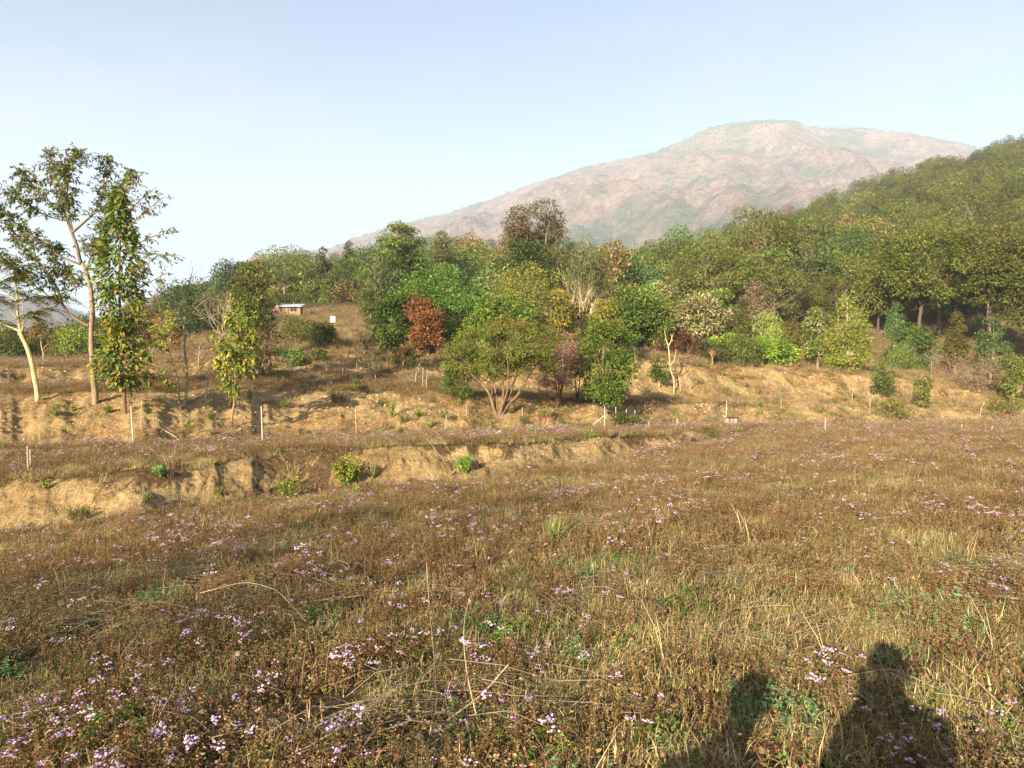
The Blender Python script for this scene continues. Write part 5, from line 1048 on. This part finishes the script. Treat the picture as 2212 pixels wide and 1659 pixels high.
# single plants and things in the near field
def herb(label, x, y, W, h, pal, seed, n=26, lf=.03, per=22):
    b = ground_px(x, y, 2.2); rs = RS(seed); mb = MB(); stems_leaves(mb, rs, n, W, h * .5, h, pal, lf, per, (.13, .16, .07)); o = link('herb_plant', mb.mesh('herb_plant'), M_HERB); o.location = b; tag(o, label, 'plant'); return o
LG = [(3, (.16, .27, .045)), (2, (.11, .20, .035)), (1, (.22, .30, .06))]
herb('bright green leafy weed among lilac flowers at the lower left', 240, 1610, .17, .15, LG, 951, 34, .034)
herb('green ferny weed at the far left of the lilac patch', 20, 1490, .2, .16, MUG, 952, 30)
herb('silver green mugwort in the shadow at the lower right', 1690, 1590, .22, .18, MUG, 953, 34, .026, 26)
herb('spreading grey green mugwort near the right edge', 2060, 1350, .42, .2, MUG, 954, 60, .028, 26)
herb('round bluish green herb in the straw coloured grass', 1250, 1262, .14, .13, MUG, 955, 34, .026, 24)
herb('soft green herb by the curved stalk at the bottom', 990, 1612, .2, .10, MUG, 956, 34, .024, 24)
herb('green herb beside the pale stone left of centre', 420, 1420, .2, .12, LG, 957, 30, .03)
herb('fine green herb right of the lilac patch', 668, 1372, .18, .13, MUG, 958, 30)
herb('low green herb amid pink flowers left of centre', 900, 1215, .2, .13, MUG, 959, 32)
herb('bright green weed with a yellow leaf at the bottom right', 1425, 1620, .08, .16, LG, 960, 10, .05, 8)
herb('small bright green weed in dark shade near the middle', 1085, 1400, .12, .14, LG, 961, 16, .04, 14)
herb('ferny light green herb in the left shade', 330, 1300, .25, .15, MUG, 962, 34)
def grass_clump():
    b = ground_px(1195, 1185, 4); mb = MB(); rs = RS(963); blades(mb, rs, 190, .13, .25, .48, [(3, (.26, .30, .09)), (2, (.40, .35, .16)), (1, (.16, .22, .06))], .005, .6); o = link('grass_clump', mb.mesh('grass_clump'), M_HERB); o.location = b; tag(o, 'tall pale green grass clump standing in the middle of the field', 'grass clump')
grass_clump()
def stalk(label, pts, r=.0035, hgt=None, col=(.55, .46, .27)):
    P = []
    for i, (x, y) in enumerate(pts):
        g = ground_px(x, y, 2.0); hh = .06 if hgt is None else hgt[i]; P.append((g.x, g.y, g.z + hh))
    P = np.array(P); t = np.linspace(0, len(P) - 1, 24); Q = np.stack([np.interp(t, range(len(P)), P[:, i]) for i in range(3)], -1)
    for _ in range(6): Q[1:-1] = .5 * Q[1:-1] + .25 * (Q[:-2] + Q[2:])
    mb = MB(); b = Q[0].copy(); mb.tube(Q - b, np.linspace(r, r * .5, 24), col, 5); o = link('dry_stalk', mb.mesh('dry_stalk', True), M_BARK); o.location = b; tag(o, label, 'stalk')
stalk('long pale curved stalk arching up from the bottom of the field', [(1030, 1640), (1003, 1560), (998, 1480), (1005, 1420), (1020, 1380), (1040, 1340)], .0045, [.12, .22, .28, .3, .3, .24])
stalk('thick pale bent stalk at the bottom centre beside the stone', [(960, 1630), (1040, 1590), (1100, 1535)], .006, [.1, .14, .2])
stalk('thin arching straw over the left of the lilac patch', [(420, 1330), (520, 1325), (590, 1350), (650, 1400)], .003, [.15, .25, .25, .15])
stalk('two toned grey stalk lying across the shadow at the lower right', [(1850, 1520), (1950, 1524), (2080, 1560)], .003, [.10, .15, .08], (.33, .27, .2))
stalk('upright pale stalk standing left of centre', [(925, 1340), (918, 1300)], .004, [.02, .3])
for lb, pts in (('dry stalks leaning over the low bank crest, left one', [(975, 1030), (905, 930)]), ('dry stalk leaning over the low bank crest, right one', [(1010, 1040), (940, 935)])):
    a = ground_px(pts[0][0], pts[0][1], 12); P1 = px3(pts[1][0], pts[1][1], a.y + .6) - np.array(a); mb = MB(); mb.tube([(0, 0, 0), tuple(P1 * .5 + [0, 0, .06]), tuple(P1)], [.008, .006, .003], (.30, .23, .14), 5); o = link('dry_stalk', mb.mesh('dry_stalk'), M_BARK); o.location = a; tag(o, lb, 'stalk')
def stone(label, x, y, r, seed):
    b = ground_px(x, y, 2.2); rs = RS(seed); u, v = np.meshgrid(np.linspace(0, 2 * PI, 25)[:-1], np.linspace(0.02, PI - .02, 13), indexing='ij'); D = np.stack([np.sin(v) * np.cos(u), np.sin(v) * np.sin(u), np.cos(v)], -1)
    k = 1 + .16 * noise(D[..., 0] * 1.7 + seed, D[..., 1] * 1.7 + D[..., 2]) + .05 * noise(D[..., 0] * 6, D[..., 2] * 6 + seed); V = (D * k[..., None] * np.array([1.1, .9, .75]) * r).reshape(-1, 3)
    i = np.arange(24)[:, None] * 13; j = np.arange(12)[None, :]; i2 = (np.arange(24)[:, None] + 1) % 24 * 13; q = np.stack([i + j, i + j + 1, i2 + j + 1, i2 + j], -1).reshape(-1, 4)
    o = link('stone', npmesh('stone', V, q, None, True), M_STONE); o.location = b + Vector((0, 0, r * .5)); tag(o, label, 'stone')
stone('rounded tan stone lying near the bent stalk at the bottom centre', 1124, 1560, .034, 3)
stone('low grey brown stone half hidden by flowers left of centre', 500, 1440, .05, 9)
stone('small pale lump of soil left of the shadow', 1075, 1400, .03, 15)

# ------------------------------------------------------------------ people beside and behind the camera, whose shadows fall into the field
def person(label, loc, rz, joints, edges, radii, hair):
    me = bpy.data.meshes.new('body'); me.from_pydata(joints, edges, []); o = bpy.data.objects.new('person', me); C.objects.link(o); o.location = loc; o.rotation_euler = (0, 0, rz)
    sk = o.modifiers.new('skin', 'SKIN'); sd = me.skin_vertices[0].data
    for i, r in enumerate(radii): sd[i].radius = r if isinstance(r, tuple) else (r, r)
    sd[0].use_root = True; o.modifiers.new('sub', 'SUBSURF').levels = 2; o.modifiers['sub'].render_levels = 2; me.materials.append(M_CLOTH); tag(o, label, 'person')
    hd = joints[hair]; mb = MB(); u, v = np.meshgrid(np.linspace(0, 2 * PI, 17)[:-1], np.linspace(0.05, PI * .62, 9), indexing='ij'); V = np.stack([np.sin(v) * np.cos(u) * .10, np.sin(v) * np.sin(u) * .115 - .012, np.cos(v) * .125], -1).reshape(-1, 3) + np.array(hd) + [0, 0, .03]
    i = np.arange(16)[:, None] * 9; j = np.arange(8)[None, :]; i2 = (np.arange(16)[:, None] + 1) % 16 * 9; mb.add(V, None, np.stack([i + j, i + j + 1, i2 + j + 1, i2 + j], -1).reshape(-1, 4), (.02, .015, .01)); link('hair', mb.mesh('hair', True), M_DARK, o)
    return o
M_CLOTH = flat_material('dark_clothing', (.05, .06, .08), .9)
def figure(photo):
    J = [(0, 0, .92), (0, 0, 1.15), (0, 0, 1.36), (0, .01, 1.47), (0, .03, 1.60), (0, .05, 1.68)]; r = [(.21, .15), (.20, .14), (.22, .14), .06, (.085, .10), (.07, .085)]; E = [(0, 1), (1, 2), (2, 3), (3, 4), (4, 5)]
    def chain(root, pts, rr):
        p = root
        for q, x in zip(pts, rr): J.append(q); r.append(x); E.append((p, len(J) - 1)); p = len(J) - 1
        return p
    for s in (-1, 1):
        chain(0, [(s * .10, 0, .84), (s * .12, .01, .48), (s * .13, -.02, .08), (s * .135, .14, .035)], [.09, .06, .045, .04])
        if photo: w = chain(2, [(s * .19, 0, 1.38), (s * .26, .07, 1.14), (s * .06, .13, 1.44)], [.06, .048, .032])
        else: w = chain(2, [(s * .19, 0, 1.38), (s * .25, .02, 1.10), (s * .24, .10, .86)], [.06, .045, .032])
        hx, hy, hz = J[w]
        up = (0, .02, .045) if photo else (0, .01, -.05)
        c = chain(w, [(hx, hy + up[1], hz + up[2])], [(.032, .016)])
        for f in range(4): chain(c, [(hx + (f - 1.5) * .018, hy + up[1] * 2, hz + up[2] * 1.9), (hx + (f - 1.5) * .02, hy + up[1] * 2 + .02, hz + up[2] * (2.4 + .2 * (f in (1, 2))))], [.009, .008])
        chain(w, [(hx - s * .035, hy + .015, hz + up[2] * .8), (hx - s * .05, hy + .03, hz + up[2] * 1.3)], [.011, .009])
    return J, E, r
J, E, r = figure(True); zc = float(H(np.array([-.05]), np.array([-.36]))[0]); person('person in dark clothes holding a camera up to the face', (-.12, -.42, zc - .03), 0, J, E, r, 4)
J, E, r = figure(False); hx, hy = -.98, -.72
person('person in dark clothes standing close beside the photographer', (hx, hy, float(H(np.array([hx]), np.array([hy]))[0]) - .04), R(-12), J, E, r, 4)
# a thin tree behind the left shoulder, whose open crown dapples the lower left of the field
tr, cr = tree_meshes(977, 7.8, 8.0, .3, 'round', 'olive', .16, 6500, 60, .26, BK_GREY, gap=.25)
b = Vector((-11.5, -8.0, float(H(np.array([-11.5]), np.array([-8.0]))[0]))); put_tree('open_tree', 'open crowned tree standing behind the photographer to the left', 'tree', None, b, [('trunk', tr.mesh('trunk', True), M_BARK), ('crown', cr.mesh('crown'), M_LEAF)])
